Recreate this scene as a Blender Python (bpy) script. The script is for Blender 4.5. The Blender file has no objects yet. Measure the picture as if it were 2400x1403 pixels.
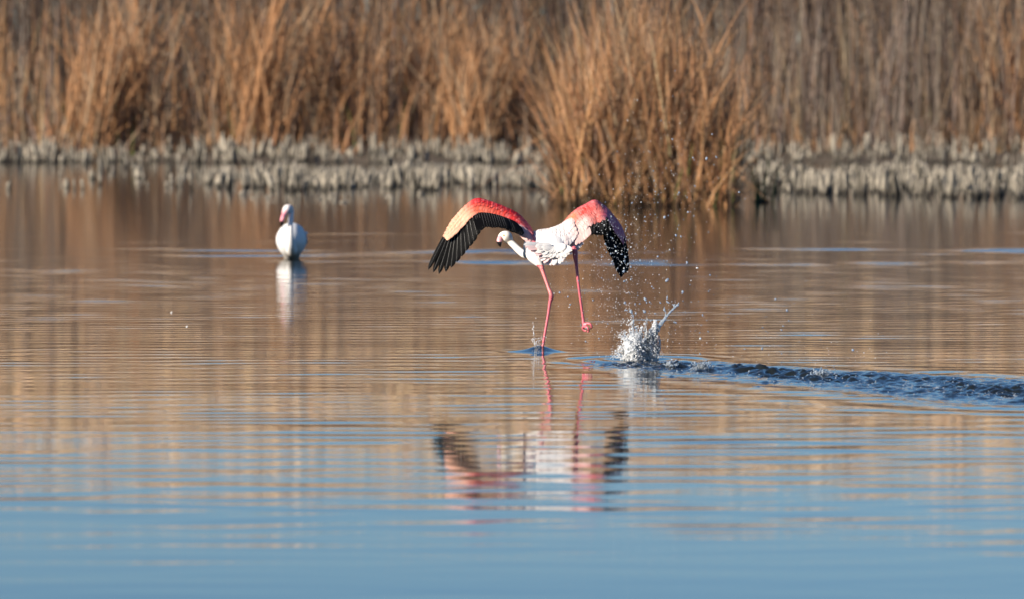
import bpy, bmesh, math, random
import numpy as np
from mathutils import Vector

# ------------------------------------------------------------------ camera, sky, sun, exposure
SC = bpy.context.scene
COL = SC.collection
CAM_H = 1.64
FPX = 16800.0                      # focal length in pixels of the 2400 px wide photograph
HORIZON = 132.0
PITCH = math.atan((701.5 - HORIZON) / FPX)
cam_data = bpy.data.cameras.new('camera')
cam = bpy.data.objects.new('camera', cam_data)
COL.objects.link(cam)
cam.location = (0, 0, CAM_H)
cam.rotation_euler = (math.pi / 2 - PITCH, 0, 0)
cam_data.sensor_width = 36.0
cam_data.lens = 36.0 * FPX / 2400.0
cam_data.clip_start = 0.5
cam_data.clip_end = 4000
cam_data.dof.use_dof = True
cam_data.dof.focus_distance = 39.9
cam_data.dof.aperture_fstop = 4.7
SC.camera = cam

SUN_AZ = math.radians(58)          # left of the direction behind the camera
SUN_EL = math.radians(22)
to_sun = Vector((-math.sin(SUN_AZ) * math.cos(SUN_EL), -math.cos(SUN_AZ) * math.cos(SUN_EL), math.sin(SUN_EL)))
world = bpy.data.worlds.new('World')
SC.world = world
world.use_nodes = True
wn = world.node_tree
for n in list(wn.nodes):
    wn.nodes.remove(n)
sky = wn.nodes.new('ShaderNodeTexSky')
sky.sky_type = 'NISHITA'
sky.sun_disc = False
sky.sun_elevation = SUN_EL
sky.sun_rotation = math.atan2(to_sun.x, to_sun.y)
sky.altitude = 100
sky.air_density = 1.0
sky.dust_density = 0.0
sky.ozone_density = 7.5
bg = wn.nodes.new('ShaderNodeBackground')
bg.inputs['Strength'].default_value = 0.067
wo = wn.nodes.new('ShaderNodeOutputWorld')
wn.links.new(sky.outputs[0], bg.inputs[0])
wn.links.new(bg.outputs[0], wo.inputs[0])
sun_data = bpy.data.lights.new('sun', 'SUN')
sun_data.energy = 5.0
sun_data.angle = math.radians(0.5)
sun_data.color = (1.0, 0.90, 0.76)
sun = bpy.data.objects.new('sun', sun_data)
COL.objects.link(sun)
sun.rotation_euler = to_sun.to_track_quat('Z', 'Y').to_euler()
SC.view_settings.view_transform = 'Standard'
SC.view_settings.look = 'None'
SC.view_settings.exposure = 0.75
SC.view_settings.gamma = 1.0
SC.view_settings.use_curve_mapping = False
SC.cycles.max_bounces = 12
SC.cycles.diffuse_bounces = 9
SC.cycles.transparent_max_bounces = 8
SC.cycles.caustics_reflective = False
SC.cycles.caustics_refractive = False
SC.cycles.use_denoising = True

rng = np.random.default_rng(7)
random.seed(7)


# ------------------------------------------------------------------ helpers
def px(x, y, Y):
    """world point that stands at depth Y (metres from the camera) and at photo position x, y"""
    cx = (x - 1200.0) / FPX
    cy = -(y - 701.5) / FPX
    dy = math.cos(PITCH) + cy * math.sin(PITCH)
    dz = -math.sin(PITCH) + cy * math.cos(PITCH)
    t = Y / dy
    return np.array((cx * t, Y, CAM_H + dz * t))


def depth_of(y):
    """distance of the water surface that stands at photo row y"""
    cy = -(y - 701.5) / FPX
    dy = math.cos(PITCH) + cy * math.sin(PITCH)
    dz = -math.sin(PITCH) + cy * math.cos(PITCH)
    return -CAM_H / dz * dy


def wpt(x, y):
    return px(x, y, depth_of(y))


def tag(o, label=None, cat=None, group=None, kind=None):
    if label:
        o['label'] = label
    if cat:
        o['category'] = cat
    if group:
        o['group'] = group
    if kind:
        o['kind'] = kind
    return o


def empty(name, loc):
    o = bpy.data.objects.new(name, None)
    o.location = loc
    o.empty_display_size = 0.1
    COL.objects.link(o)
    return o


def link(name, me, parent=None, loc=None):
    o = bpy.data.objects.new(name, me)
    if loc is not None:
        o.location = loc
    if parent is not None:
        o.parent = parent
    COL.objects.link(o)
    return o


def np_mesh(name, V, F, mat=None, col=None, smooth=True, midx=None):
    """fast mesh from numpy arrays; F is an (n,3) or (n,4) index array or a list of polygons"""
    V = np.asarray(V, np.float32)
    me = bpy.data.meshes.new(name)
    if isinstance(F, list):
        me.from_pydata([tuple(map(float, v)) for v in V], [], [tuple(int(i) for i in f) for f in F])
    else:
        F = np.asarray(F, np.int32)
        k = F.shape[1]
        me.vertices.add(len(V))
        me.vertices.foreach_set('co', V.ravel())
        me.loops.add(F.size)
        me.loops.foreach_set('vertex_index', F.ravel())
        me.polygons.add(len(F))
        me.polygons.foreach_set('loop_start', np.arange(0, F.size, k, dtype=np.int32))
        me.update(calc_edges=True)
    if smooth:
        me.polygons.foreach_set('use_smooth', np.ones(len(me.polygons), bool))
    if col is not None:
        a = me.color_attributes.new('tint', 'FLOAT_COLOR', 'POINT')
        c = np.ones((len(V), 4), np.float32)
        c[:, :3] = col
        a.data.foreach_set('color', c.ravel())
    if mat is not None:
        for m in (mat if isinstance(mat, (list, tuple)) else [mat]):
            me.materials.append(m)
    if midx is not None:
        me.polygons.foreach_set('material_index', np.asarray(midx, np.int32))
    me.update()
    return me


def new_mat(name):
    m = bpy.data.materials.new(name)
    m.use_nodes = True
    nt = m.node_tree
    for n in list(nt.nodes):
        nt.nodes.remove(n)
    out = nt.nodes.new('ShaderNodeOutputMaterial')
    p = nt.nodes.new('ShaderNodeBsdfPrincipled')
    nt.links.new(p.outputs[0], out.inputs[0])
    return m, nt, p


def tint_mat(name, rough=0.7, spec=0.3, grain=0.0, gscale=40.0, stretch=(1, 1, 1), bump=0.0, bscale=200.0, translucent=0.0, sheen=0.0):
    """a material that takes its colour from the mesh's own tint, broken up by fine procedural grain"""
    m, nt, p = new_mat(name)
    a = nt.nodes.new('ShaderNodeAttribute')
    a.attribute_name = 'tint'
    src = a.outputs['Color']
    tc = nt.nodes.new('ShaderNodeTexCoord')
    mp = nt.nodes.new('ShaderNodeMapping')
    mp.inputs['Scale'].default_value = stretch
    nt.links.new(tc.outputs['Object'], mp.inputs[0])
    if grain > 0:
        nz = nt.nodes.new('ShaderNodeTexNoise')
        nz.inputs['Scale'].default_value = gscale
        nz.inputs['Detail'].default_value = 4
        nt.links.new(mp.outputs[0], nz.inputs['Vector'])
        mr = nt.nodes.new('ShaderNodeMapRange')
        mr.inputs[3].default_value = 1 - grain
        mr.inputs[4].default_value = 1 + grain
        mr.inputs[1].default_value = 0.25
        mr.inputs[2].default_value = 0.75
        nt.links.new(nz.outputs['Fac'], mr.inputs[0])
        mx = nt.nodes.new('ShaderNodeVectorMath')
        mx.operation = 'SCALE'
        nt.links.new(src, mx.inputs[0])
        nt.links.new(mr.outputs[0], mx.inputs['Scale'])
        src = mx.outputs[0]
    nt.links.new(src, p.inputs['Base Color'])
    p.inputs['Roughness'].default_value = rough
    p.inputs['Specular IOR Level'].default_value = spec
    p.inputs['Sheen Weight'].default_value = sheen
    if bump > 0:
        nb = nt.nodes.new('ShaderNodeTexNoise')
        nb.inputs['Scale'].default_value = bscale
        nb.inputs['Detail'].default_value = 3
        nt.links.new(mp.outputs[0], nb.inputs['Vector'])
        bp = nt.nodes.new('ShaderNodeBump')
        bp.inputs['Strength'].default_value = bump
        bp.inputs['Distance'].default_value = 0.004
        nt.links.new(nb.outputs['Fac'], bp.inputs['Height'])
        nt.links.new(bp.outputs[0], p.inputs['Normal'])
    if translucent > 0:
        tr = nt.nodes.new('ShaderNodeBsdfTranslucent')
        nt.links.new(src, tr.inputs[0])
        ms = nt.nodes.new('ShaderNodeMixShader')
        ms.inputs[0].default_value = translucent
        out = next(n for n in nt.nodes if n.type == 'OUTPUT_MATERIAL')
        nt.links.new(p.outputs[0], ms.inputs[1])
        nt.links.new(tr.outputs[0], ms.inputs[2])
        nt.links.new(ms.outputs[0], out.inputs[0])
    return m


M_REED = tint_mat('dry_reed', rough=0.75, spec=0.15, grain=0.25, gscale=9.0, stretch=(3, 3, 0.6), translucent=0.18)
M_STUB = tint_mat('crusted_stub', rough=0.95, spec=0.1, grain=0.35, gscale=38.0, bump=0.6, bscale=90.0)
M_PLUME = tint_mat('plumage', rough=0.7, spec=0.2, grain=0.07, gscale=120.0, bump=0.25, bscale=260.0, sheen=0.15)
M_FEATHER = tint_mat('feather', rough=0.55, spec=0.3, grain=0.10, gscale=160.0, bump=0.2, bscale=320.0, translucent=0.12)
M_BLACK = tint_mat('black_flight_feather', rough=0.55, spec=0.06, grain=0.2, gscale=200.0)
M_RACHIS = tint_mat('feather_shaft', rough=0.3, spec=0.6)
M_SKIN = tint_mat('leg_skin', rough=0.4, spec=0.5, grain=0.12, gscale=140.0, bump=0.2, bscale=300.0)
M_BILL = tint_mat('bill_horn', rough=0.32, spec=0.5)


# water: murky, dark body, clean mirror surface
M_WATER, nt, p = new_mat('lagoon_water')
p.inputs['Base Color'].default_value = (0.012, 0.015, 0.015, 1)
p.inputs['Roughness'].default_value = 0.068
p.inputs['IOR'].default_value = 1.333
tc = nt.nodes.new('ShaderNodeTexCoord')
mp = nt.nodes.new('ShaderNodeMapping')
mp.inputs['Scale'].default_value = (0.8, 6.0, 1.0)
nz = nt.nodes.new('ShaderNodeTexNoise')
nz.inputs['Scale'].default_value = 1.0
nz.inputs['Detail'].default_value = 2
bp = nt.nodes.new('ShaderNodeBump')
bp.inputs['Strength'].default_value = 1.0
bp.inputs['Distance'].default_value = 0.0004
nt.links.new(tc.outputs['Object'], mp.inputs[0])
nt.links.new(mp.outputs[0], nz.inputs['Vector'])
nt.links.new(nz.outputs['Fac'], bp.inputs['Height'])
nt.links.new(bp.outputs[0], p.inputs['Normal'])
sep = nt.nodes.new('ShaderNodeSeparateXYZ')               # the breeze roughens the open water beyond the bird
nt.links.new(tc.outputs['Object'], sep.inputs[0])
rr_ = nt.nodes.new('ShaderNodeMapRange')
rr_.interpolation_type = 'SMOOTHSTEP'
rr_.inputs[1].default_value = 30.0
rr_.inputs[2].default_value = 56.0
rr_.inputs[3].default_value = 0.042
rr_.inputs[4].default_value = 0.076
nt.links.new(sep.outputs['Y'], rr_.inputs[0])
nt.links.new(rr_.outputs[0], p.inputs['Roughness'])

# aerated spray: milky, wet
M_FOAM, nt, p = new_mat('aerated_spray')
p.inputs['Base Color'].default_value = (0.97, 0.98, 0.99, 1)
p.inputs['Roughness'].default_value = 0.12
p.inputs['IOR'].default_value = 1.333
p.inputs['Transmission Weight'].default_value = 0.15
tl = nt.nodes.new('ShaderNodeBsdfTranslucent')
tl.inputs[0].default_value = (0.95, 0.97, 0.99, 1)
ms = nt.nodes.new('ShaderNodeMixShader')
ms.inputs[0].default_value = 0.4
nt.links.new(p.outputs[0], ms.inputs[1])
nt.links.new(tl.outputs[0], ms.inputs[2])
nt.links.new(ms.outputs[0], next(n for n in nt.nodes if n.type == 'OUTPUT_MATERIAL').inputs[0])
M_DROP, nt, p = new_mat('water_drop')
p.inputs['Base Color'].default_value = (0.82, 0.91, 1.0, 1)
p.inputs['Roughness'].default_value = 0.04
p.inputs['IOR'].default_value = 1.333
p.inputs['Transmission Weight'].default_value = 0.72


# ------------------------------------------------------------------ ground (lake bed, mud flat, land to the horizon)
M_MUD, nt, p = new_mat('wet_mud')
tc = nt.nodes.new('ShaderNodeTexCoord')
nz = nt.nodes.new('ShaderNodeTexNoise')
nz.inputs['Scale'].default_value = 3.0
nz.inputs['Detail'].default_value = 6
cr = nt.nodes.new('ShaderNodeValToRGB')
cr.color_ramp.elements[0].color = (0.035, 0.028, 0.02, 1)
cr.color_ramp.elements[1].color = (0.16, 0.12, 0.08, 1)
nt.links.new(tc.outputs['Object'], nz.inputs['Vector'])
nt.links.new(nz.outputs['Fac'], cr.inputs[0])
nt.links.new(cr.outputs[0], p.inputs['Base Color'])
p.inputs['Roughness'].default_value = 0.75


def ground_z(x, y):
    t = np.clip((y - 106.5 - 0.8 * np.sin(x * 0.7) - 0.5 * np.sin(x * 1.9 + 1)) / 7.0, 0, 1)
    z = -0.35 + 0.47 * (t * t * (3 - 2 * t))
    t2 = np.clip((y - 116) / 30.0, 0, 1)
    z = z + 0.25 * t2
    z = z + np.where((y > 100) & (y < 150), 0.025 * np.sin(x * 5.1 + y * 3.3) * np.sin(y * 4.0 - x * 2.2), 0)
    return z


gx = np.concatenate([[-1500, -600, -250, -90, -40], np.arange(-22, 22.1, 0.5), [40, 90, 250, 600, 1500]])
gy = np.concatenate([[-400, -100, -20, 20, 60, 90], np.arange(100, 146, 0.5), [170, 250, 500, 1000, 2500]])
GX, GY = np.meshgrid(gx, gy)
GV = np.stack([GX, GY, ground_z(GX, GY)], -1).reshape(-1, 3)


def grid_faces(nr, nc):
    i = np.arange(nr - 1)[:, None] * nc + np.arange(nc - 1)[None, :]
    return np.stack([i, i + 1, i + 1 + nc, i + nc], -1).reshape(-1, 4)


g = link('ground', np_mesh('ground', GV, grid_faces(len(gy), len(gx)), M_MUD))
tag(g, 'dark wet mud of the lake bed and the bank under the reeds', 'ground', kind='structure')

# ------------------------------------------------------------------ water, as one sheet with real waves, wake and humps
FOOT = wpt(1272, 822)
STAND = wpt(684, 607)
wake_px = [(1490, 846), (1600, 857), (1750, 868), (1900, 878), (2050, 889), (2200, 901), (2320, 911), (2440, 921), (2600, 936)]
WAKE = np.array([wpt(*q)[:2] for q in wake_px])


def seg_dist(X, Y, path):
    best = np.full(X.shape, 1e9)
    along = np.zeros(X.shape)
    acc = 0.0
    for a, b in zip(path[:-1], path[1:]):
        d = b - a
        L = np.hypot(*d)
        t = np.clip(((X - a[0]) * d[0] + (Y - a[1]) * d[1]) / (L * L), 0, 1)
        dd = np.hypot(X - a[0] - t * d[0], Y - a[1] - t * d[1])
        m = dd < best
        best = np.where(m, dd, best)
        along = np.where(m, acc + t * L, along)
        acc += L
    return best, along


def waves(X, Y, n, lmin, lmax, slope, spread, seed, heading=math.pi / 2):
    r = np.random.default_rng(seed)
    H = np.zeros(X.shape, np.float64)
    for i in range(n):
        lam = lmin * (lmax / lmin) ** r.random()
        k = 2 * math.pi / lam
        a = heading + r.normal(0, spread)
        H += (slope * math.sqrt(2.0 / n) / k) * np.cos(k * (math.cos(a) * X + math.sin(a) * Y) + r.random() * 6.2832)
    return H


def soft(x, a, b):
    t = np.clip((x - a) / (b - a), 0, 1)
    return t * t * (3 - 2 * t)


def patch(X, Y, sx, sy, seed, n=14):
    r = np.random.default_rng(seed)
    H = np.zeros(X.shape)
    for i in range(n):
        kx = r.normal(0, 1) / sx * 2.2
        ky = r.normal(0, 1) / sy * 2.2
        H += np.cos(kx * X + ky * Y + r.random() * 6.2832)
    return H * math.sqrt(2.0 / n)


def water_z(X, Y):
    H = np.zeros(X.shape)
    # open-water ripples; calmer towards the reeds
    near = 1 - soft(Y, 54, 65)
    mod = np.clip(0.85 + 0.22 * patch(X, Y, 1.0, 2.2, 5), 0.3, 1.5)
    H += waves(X, Y, 70, 0.26, 0.44, 0.0058, 0.38, 1) * (0.16 + 0.84 * near) * (0.35 + 0.65 * soft(Y, 20, 31)) * (1 + 0.8 * soft(Y, 40, 50)) * mod
    H += waves(X, Y, 40, 0.42, 0.95, 0.0043, 0.34, 2) * (0.2 + 0.8 * (1 - soft(Y, 27, 40))) * (0.5 + 0.5 * soft(Y, 22, 29)) * mod
    H += waves(X, Y, 16, 1.6, 4.5, 0.0018, 0.35, 3) * (0.3 + 0.7 * near)
    # cat's paws: bands of ripple that show the sky
    for (yc, w, amp, sd) in ((57.2, 0.9, 0.038, 11), (60.0, 1.1, 0.040, 12), (66.0, 1.0, 0.018, 13), (63.0, .8, .012, 14)):
        band = np.exp(-((Y - yc - 0.35 * np.sin(X * 0.45 + sd)) / w) ** 2)
        gap = np.clip(0.35 + 0.75 * patch(X, Y, 1.6, 0.9, sd), 0, 1.4)
        H += waves(X, Y, 16, 0.30, 0.6, amp, 0.2, sd) * band * gap
    # rings round the feet and the standing bird
    for (c, amp, lam, rad, bulge, br) in ((FOOT, 0.0022, 0.15, 0.22, 0.030, 0.082), (STAND, 0.0016, 0.24, 0.45, 0.0, 0.1)):
        R = np.hypot(X - c[0], (Y - c[1]) * 0.8)
        H += amp * np.cos(2 * math.pi * R / lam) * np.exp(-(R / rad) ** 2) * np.clip(0.7 + 0.5 * patch(X, Y, 0.3, 0.4, 77), 0, 2)
        if bulge:
            H += bulge * np.exp(-((X - c[0] + 0.02) / br) ** 2 - ((Y - c[1]) / 0.14) ** 2)
    # the wake the bird has kicked up
    D, A = seg_dist(X, Y, WAKE)
    wid = 0.24 + 0.075 * A
    m = np.exp(-(D / wid) ** 2) * soft(A, 0.02, 0.25)
    rough = waves(X, Y, 60, 0.07, 0.17, 0.34, 1.6, 21)
    fine = waves(X, Y, 60, 0.05, 0.09, 0.50, 1.6, 22)
    mk = np.clip(0.85 + 0.35 * patch(X, Y, 0.16, 0.35, 23), 0.3, 1.5)
    H += (rough + fine * (0.5 + 0.5 * np.exp(-A / 3.0))) * m * mk
    H += (0.0035 * np.cos(D / 0.075)) * np.exp(-(D / (wid * 2.1)) ** 2) * soft(A, 0, 0.6)
    for (hx, hy, hh, wx, wy) in ((1560, 862, .030, .055, .10), (1600, 862, .020, .05, .1), (1655, 866, .028, .07, .12), (1720, 868, .016, .08, .12), (1800, 876, .018, .09, .12),
                                 (1920, 885, .026, .08, .14), (2060, 892, .016, .07, .12), (2100, 895, .012, .09, .12), (2300, 912, .014, .09, .12), (2380, 916, .016, .07, .12)):
        c = wpt(hx, hy)
        H += 0.7 * hh * np.exp(-((X - c[0]) / wx) ** 2 - ((Y - c[1]) / wy) ** 2) * (1 + 0.25 * np.sin(X * 90 + Y * 40))
    # little pits and crowns where drops fall back
    r = np.random.default_rng(31)
    for i in range(12):
        c = wpt(r.uniform(1420, 1960), r.uniform(866, 902) + 4)
        s = r.uniform(.011, .017)
        H += r.uniform(.006, .012) * np.exp(-((X - c[0]) / s) ** 2 - ((Y - c[1]) / (1.6 * s)) ** 2)
    # swell off the splash
    c = wpt(1495, 843)
    R = np.hypot(X - c[0], (Y - c[1]) * 0.7)
    H += 0.006 * np.cos(2 * math.pi * R / 0.22) * np.exp(-(R / 0.4) ** 2)
    return H


xs = np.concatenate([[-1400, -500, -160, -60, -28, -16], np.arange(-11, -0.55, 0.085), np.arange(-0.5, 3.35, 0.0145), np.arange(3.4, 11, 0.085), [16, 28, 60, 160, 500, 1400]])
ys = np.concatenate([[-300, -80, -20, 0, 10, 15], np.arange(18, 32.5, 0.05), np.arange(32.5, 40.8, 0.021), np.arange(40.8, 62, 0.048), np.arange(62, 74, 0.08), np.arange(74, 114, 0.2), [118, 130, 160, 300]])
WX, WY = np.meshgrid(xs, ys)
WZ = water_z(WX, WY)
edge = (1 - soft(np.abs(WX), 9.5, 11)) * soft(WY, 16, 19) * (1 - soft(WY, 108, 114))
WZ = WZ * edge
water = link('water', np_mesh('water', np.stack([WX, WY, WZ], -1).reshape(-1, 3), grid_faces(len(ys), len(xs)), M_WATER))
tag(water, 'rippled lagoon water mirroring brown reeds and blue sky', 'water', kind='structure')


# ------------------------------------------------------------------ reeds
def strands(base, H, a0, a1, heading, width, col, seg=5, kink=None, kt=None, face=None, taper=0.85):
    """ribbons: every strand is a bent, tapering leaf or stalk. arrays of length n"""
    n = len(base)
    t = np.linspace(0, 1, seg + 1)
    tm = (t[:-1] + t[1:]) / 2
    ang = a0[:, None] + a1[:, None] * tm[None, :]
    if kink is not None:
        ang = ang + kink[:, None] * (tm[None, :] > kt[:, None])
    sl = (H / seg)[:, None]
    hor = np.concatenate([np.zeros((n, 1)), np.cumsum(np.sin(ang) * sl, 1)], 1)
    ver = np.concatenate([np.zeros((n, 1)), np.cumsum(np.cos(ang) * sl, 1)], 1)
    P = base[:, None, :] + np.stack([hor * np.cos(heading)[:, None], hor * np.sin(heading)[:, None], ver], -1)
    if face is None:
        face = rng.uniform(-1.0, 1.0, n)
    wd = np.stack([np.cos(face), np.sin(face), np.zeros(n)], -1)[:, None, :]
    w = width[:, None] * (1 - taper * t[None, :] ** 2)
    A = P - wd * w[..., None] / 2
    B = P + wd * w[..., None] / 2
    V = np.stack([A, B], 2).reshape(-1, 3)
    k = 2 * (seg + 1)
    i = (np.arange(n) * k)[:, None] + (np.arange(seg) * 2)[None, :]
    F = np.stack([i, i + 1, i + 3, i + 2], -1).reshape(-1, 4)
    C = np.repeat(col, k, axis=0)
    return V, F, C


def join(parts):
    V, F, C, off = [], [], [], 0
    for v, f, c in parts:
        V.append(v)
        F.append(f + off)
        C.append(c)
        off += len(v)
    return np.concatenate(V), np.concatenate(F), np.concatenate(C)


ORANGE = np.array((0.40, 0.213, 0.105))
TAN = np.array((0.385, 0.270, 0.172))
GREYB = np.array((0.235, 0.187, 0.153))
DARKB = np.array((0.11, 0.068, 0.042))
GREEN = np.array((0.11, 0.14, 0.045))


def pick_cols(n, pal, wts, jit=0.22):
    i = rng.choice(len(pal), n, p=np.array(wts) / sum(wts))
    return np.clip(np.array(pal)[i] * rng.uniform(1 - jit, 1 + jit, (n, 1)) * rng.uniform(0.94, 1.06, (n, 3)), 0, 1)


def noise1(x, seed, scale):
    r = np.random.default_rng(seed)
    s = np.zeros(np.shape(x))
    for i in range(9):
        s += np.cos(x / scale * r.uniform(0.5, 3.0) * 6.28 + r.random() * 6.28)
    return s / 9 ** 0.5


def reed_field(n, x0, x1, y0, y1, hmin, hmax, pal, wts, wmin, wmax, lean, curl, kinkp, seed, seg=5, dens=None):
    x = rng.uniform(x0, x1, n * 3)
    if dens is not None:
        x = x[rng.random(len(x)) < dens(x)]
    x = x[:n]
    n = len(x)
    y = rng.uniform(y0, y1, n)
    base = np.stack([x, y, ground_z(x, y) - 0.03], -1)
    H = rng.uniform(hmin, hmax, n)
    a0 = np.abs(rng.normal(0, lean, n))
    a1 = rng.normal(0.1, curl, n)
    hd = rng.uniform(0, 6.283, n)
    k = np.where(rng.random(n) < kinkp, rng.uniform(0.5, 1.9, n), 0)
    kt = rng.uniform(0.25, 0.85, n)
    w = rng.uniform(wmin, wmax, n)
    return strands(base, H, a0, a1, hd, w, pick_cols(n, pal, wts), seg, k, kt)


bed = []
# deep, tall, greyer mass
bed.append(reed_field(13000, -19, 19, 118.0, 131, 3.2, 5.1, [GREYB * 0.95, TAN * 0.9, DARKB, GREYB * 1.2], [5, 2, 2.2, 2], 0.010, 0.026, 0.06, 0.10, 0.07, 1))
# pale feathery plumes, added unseen above the frame to brighten the water's reflection
FILL_PLUME = np.array((0.86, 0.60, 0.36))
npl = 20000
pz = 2.66 + 2.3 * rng.random(npl)
bed.append(strands(np.stack([rng.uniform(-19, 19, npl), rng.uniform(113.8, 119.5, npl), pz], -1), rng.uniform(0.2, 0.5, npl), np.abs(rng.normal(0.3, 0.25, npl)), rng.normal(0.6, 0.5, npl),
                   rng.uniform(0, 6.283, npl), rng.uniform(0.02, 0.07, npl), pick_cols(npl, [FILL_PLUME, FILL_PLUME * 0.85, TAN * 1.5], [4, 2, 1]), 4))
# leaves of the mass, set at height
nl = 19000
lx = rng.uniform(-19, 19, nl)
ly = rng.uniform(117.5, 127, nl)
lb = np.stack([lx, ly, rng.uniform(0.5, 4.4, nl)], -1)
right = soft(lx, 1.5, 4.0)[:, None]
lc = pick_cols(nl, [GREYB, TAN, GREYB * 1.35, ORANGE * 0.85], [4, 2.0, 3, 1.2])
bed.append(strands(lb, rng.uniform(0.35, 0.9, nl), np.abs(rng.normal(0.25, 0.2, nl)), rng.normal(0.5, 0.5, nl), rng.uniform(0, 6.283, nl), rng.uniform(0.010, 0.026, nl), lc * 0.92, 4))
# front edge: orange and tangled on the left and far right, grey between
fd = lambda x: np.clip(0.55 + 0.4 * noise1(x, 3, 5.0), 0.05, 1) * np.where((x > 4.0) & (x < 7.0), 0.25, 1.0)
bed.append(reed_field(5200, -19, 19, 113.2, 118.5, 0.9, 3.3, [ORANGE * 1.1, TAN, GREYB * 1.1, DARKB], [4, 2.5, 2.0, 1.0], 0.008, 0.024, 0.15, 0.28, 0.28, 2, dens=fd))
fg = lambda x: np.where((x > 3.0) & (x < 8.0), 1.0, 0.12)
bed.append(reed_field(4200, -19, 19, 113.2, 119, 0.8, 4.2, [GREYB * 0.9, GREYB * 1.15, TAN * 0.8, DARKB], [4, 3, 1, 2], 0.009, 0.024, 0.08, 0.14, 0.12, 4, dens=fg))
# litter and green shoots low down
bed.append(reed_field(7500, -19, 19, 112.7, 117, 0.15, 1.0, [ORANGE, TAN, GREYB, DARKB], [3, 2, 2, 2], 0.012, 0.03, 0.45, 0.5, 0.35, 5))
gd = lambda x: np.clip(0.2 + 0.6 * noise1(x, 8, 3.0), 0.02, 1) * np.where(x > 3.0, 0.15, 1.0)
bed.append(reed_field(650, -19, 19, 113.2, 116, 0.4, 1.3, [GREEN, GREEN * 1.4], [2, 1], 0.015, 0.034, 0.15, 0.25, 0.1, 6, dens=gd))
V, F, C = join(bed)
o = link('reed_bed', np_mesh('reed_bed', V, F, M_REED, C, smooth=False))
tag(o, 'dense bed of tall dry brown reeds filling the far bank', 'reeds', kind='stuff')


# stalk templates with their leaves: real little prisms, shared by all copies
def stalk_template(name, seed, h=1.0, lean=0.1, curl=0.15, kink=0.0, r0=0.0065, leaves=3, col=ORANGE):
    r = np.random.default_rng(seed)
    seg = 7
    pts = [np.zeros(3)]
    for i in range(seg):
        a = lean + curl * i / seg + (kink if i >= seg * 0.6 else 0)
        pts.append(pts[-1] + np.array((math.sin(a), 0.12 * math.sin(seed + i) * 0.1, math.cos(a))) * h / seg)
    V, F, C = [], [], []
    for i, q in enumerate(pts):
        rr = r0 * (1 - 0.6 * i / seg)
        for j in range(4):
            th = j * math.pi / 2 + 0.4
            V.append(q + np.array((math.cos(th) * rr, math.sin(th) * rr, 0)))
            C.append(col * r.uniform(0.85, 1.12))
    for i in range(seg):
        for j in range(4):
            F.append((i * 4 + j, i * 4 + (j + 1) % 4, (i + 1) * 4 + (j + 1) % 4, (i + 1) * 4 + j))
    V = np.array(V)
    F = np.array(F)
    C = np.array(C)
    if leaves:
        idx = r.integers(1, seg, leaves)
        b = np.array([pts[i] for i in idx])
        lv = strands(b, r.uniform(0.22, 0.45, leaves) * h ** 0.5, r.uniform(0.15, 0.7, leaves), r.uniform(0.0, 1.0, leaves), r.uniform(0, 6.28, leaves),
                     r.uniform(0.010, 0.020, leaves), np.array([col * q for q in r.uniform(0.8, 1.2, leaves)]), 4, face=r.uniform(-0.8, 0.8, leaves))
        V, F, C = join([(V, F, C), lv])
    return np_mesh(name, V, F, M_REED, C, smooth=False)


T_STALK = []
for i in range(16):
    c = [ORANGE * 1.05, TAN * 1.05, ORANGE * 0.85, ORANGE * 1.15][i % 4]
    T_STALK.append(stalk_template('reed_stalk', 100 + i, 1.0, 0.02 + 0.02 * (i % 4), [0.1, 0.25, 0.5, 0.8][(i // 4) % 4], 0.9 if i % 7 == 3 else 0, leaves=2 + i % 3, col=c))
T_GREEN = [stalk_template('green_shoot', 300 + i, 1.0, 0.05, 0.3, 0, r0=0.011, leaves=2, col=GREEN * (1 + 0.3 * i)) for i in range(3)]


def put_stalk(parent, tmpl, loc, h, tilt, heading, name='reed_stalk', girth=1.0):
    o = link(name, tmpl, parent, loc)
    o.scale = (0.45 * h + 0.45, girth * 1.2, h)
    o.rotation_mode = 'ZYX'
    o.rotation_euler = (0, tilt, heading)
    return o


# the big clump standing out in the water behind the running bird
CB = wpt(1515, 481)
clump = empty('reed_clump', (CB[0], CB[1], 0))
tag(clump, 'big bushy clump of orange-brown dry reeds standing in the water behind the running flamingo', 'reeds')
SCL = FPX / CB[1]                           # photo pixels per metre there


def clump_base(r):
    # bases spread over an oblong mud patch, leaning outwards from the middle
    u = r.uniform(-1, 1)
    v = r.uniform(-1, 1)
    return u * 0.92 + r.normal(0, 0.04), v * 0.75


r = np.random.default_rng(41)
for i in range(280):
    bx, by = clump_base(r)
    u = bx / 0.92
    h = r.uniform(0.9, 2.15) * (1.13 - 0.38 * abs(u + 0.1) ** 2)
    out = u * 0.07 - 0.03 + r.normal(0, 0.11)
    if r.random() < 0.2:
        out += r.choice([-1, 1]) * r.uniform(0.4, 0.9)
        h *= 0.55
    head = 0.0 if out > 0 else math.pi
    put_stalk(clump, T_STALK[r.integers(0, 16)], (bx, by, -0.05), h, abs(out), head + r.normal(0, 0.5), girth=r.uniform(0.8, 1.3))
for i in range(20):
    bx, by = clump_base(r)
    put_stalk(clump, T_GREEN[r.integers(0, 3)], (bx, -abs(by), -0.05), r.uniform(0.35, 0.85), abs(r.normal(0, 0.12)), r.uniform(0, 6.28), 'green_shoot', girth=1.2)
n = 4800
u = rng.uniform(-1, 1, n)
bx = u * 0.92 + rng.normal(0, 0.03, n)
by = rng.uniform(-0.75, 0.75, n)
H = rng.uniform(0.35, 2.1, n) * (1.1 - 0.38 * np.abs(u + 0.1) ** 2)
ld = u * 0.06 - 0.02 + rng.normal(0, 0.17, n)
wild = rng.random(n) < 0.27
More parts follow.
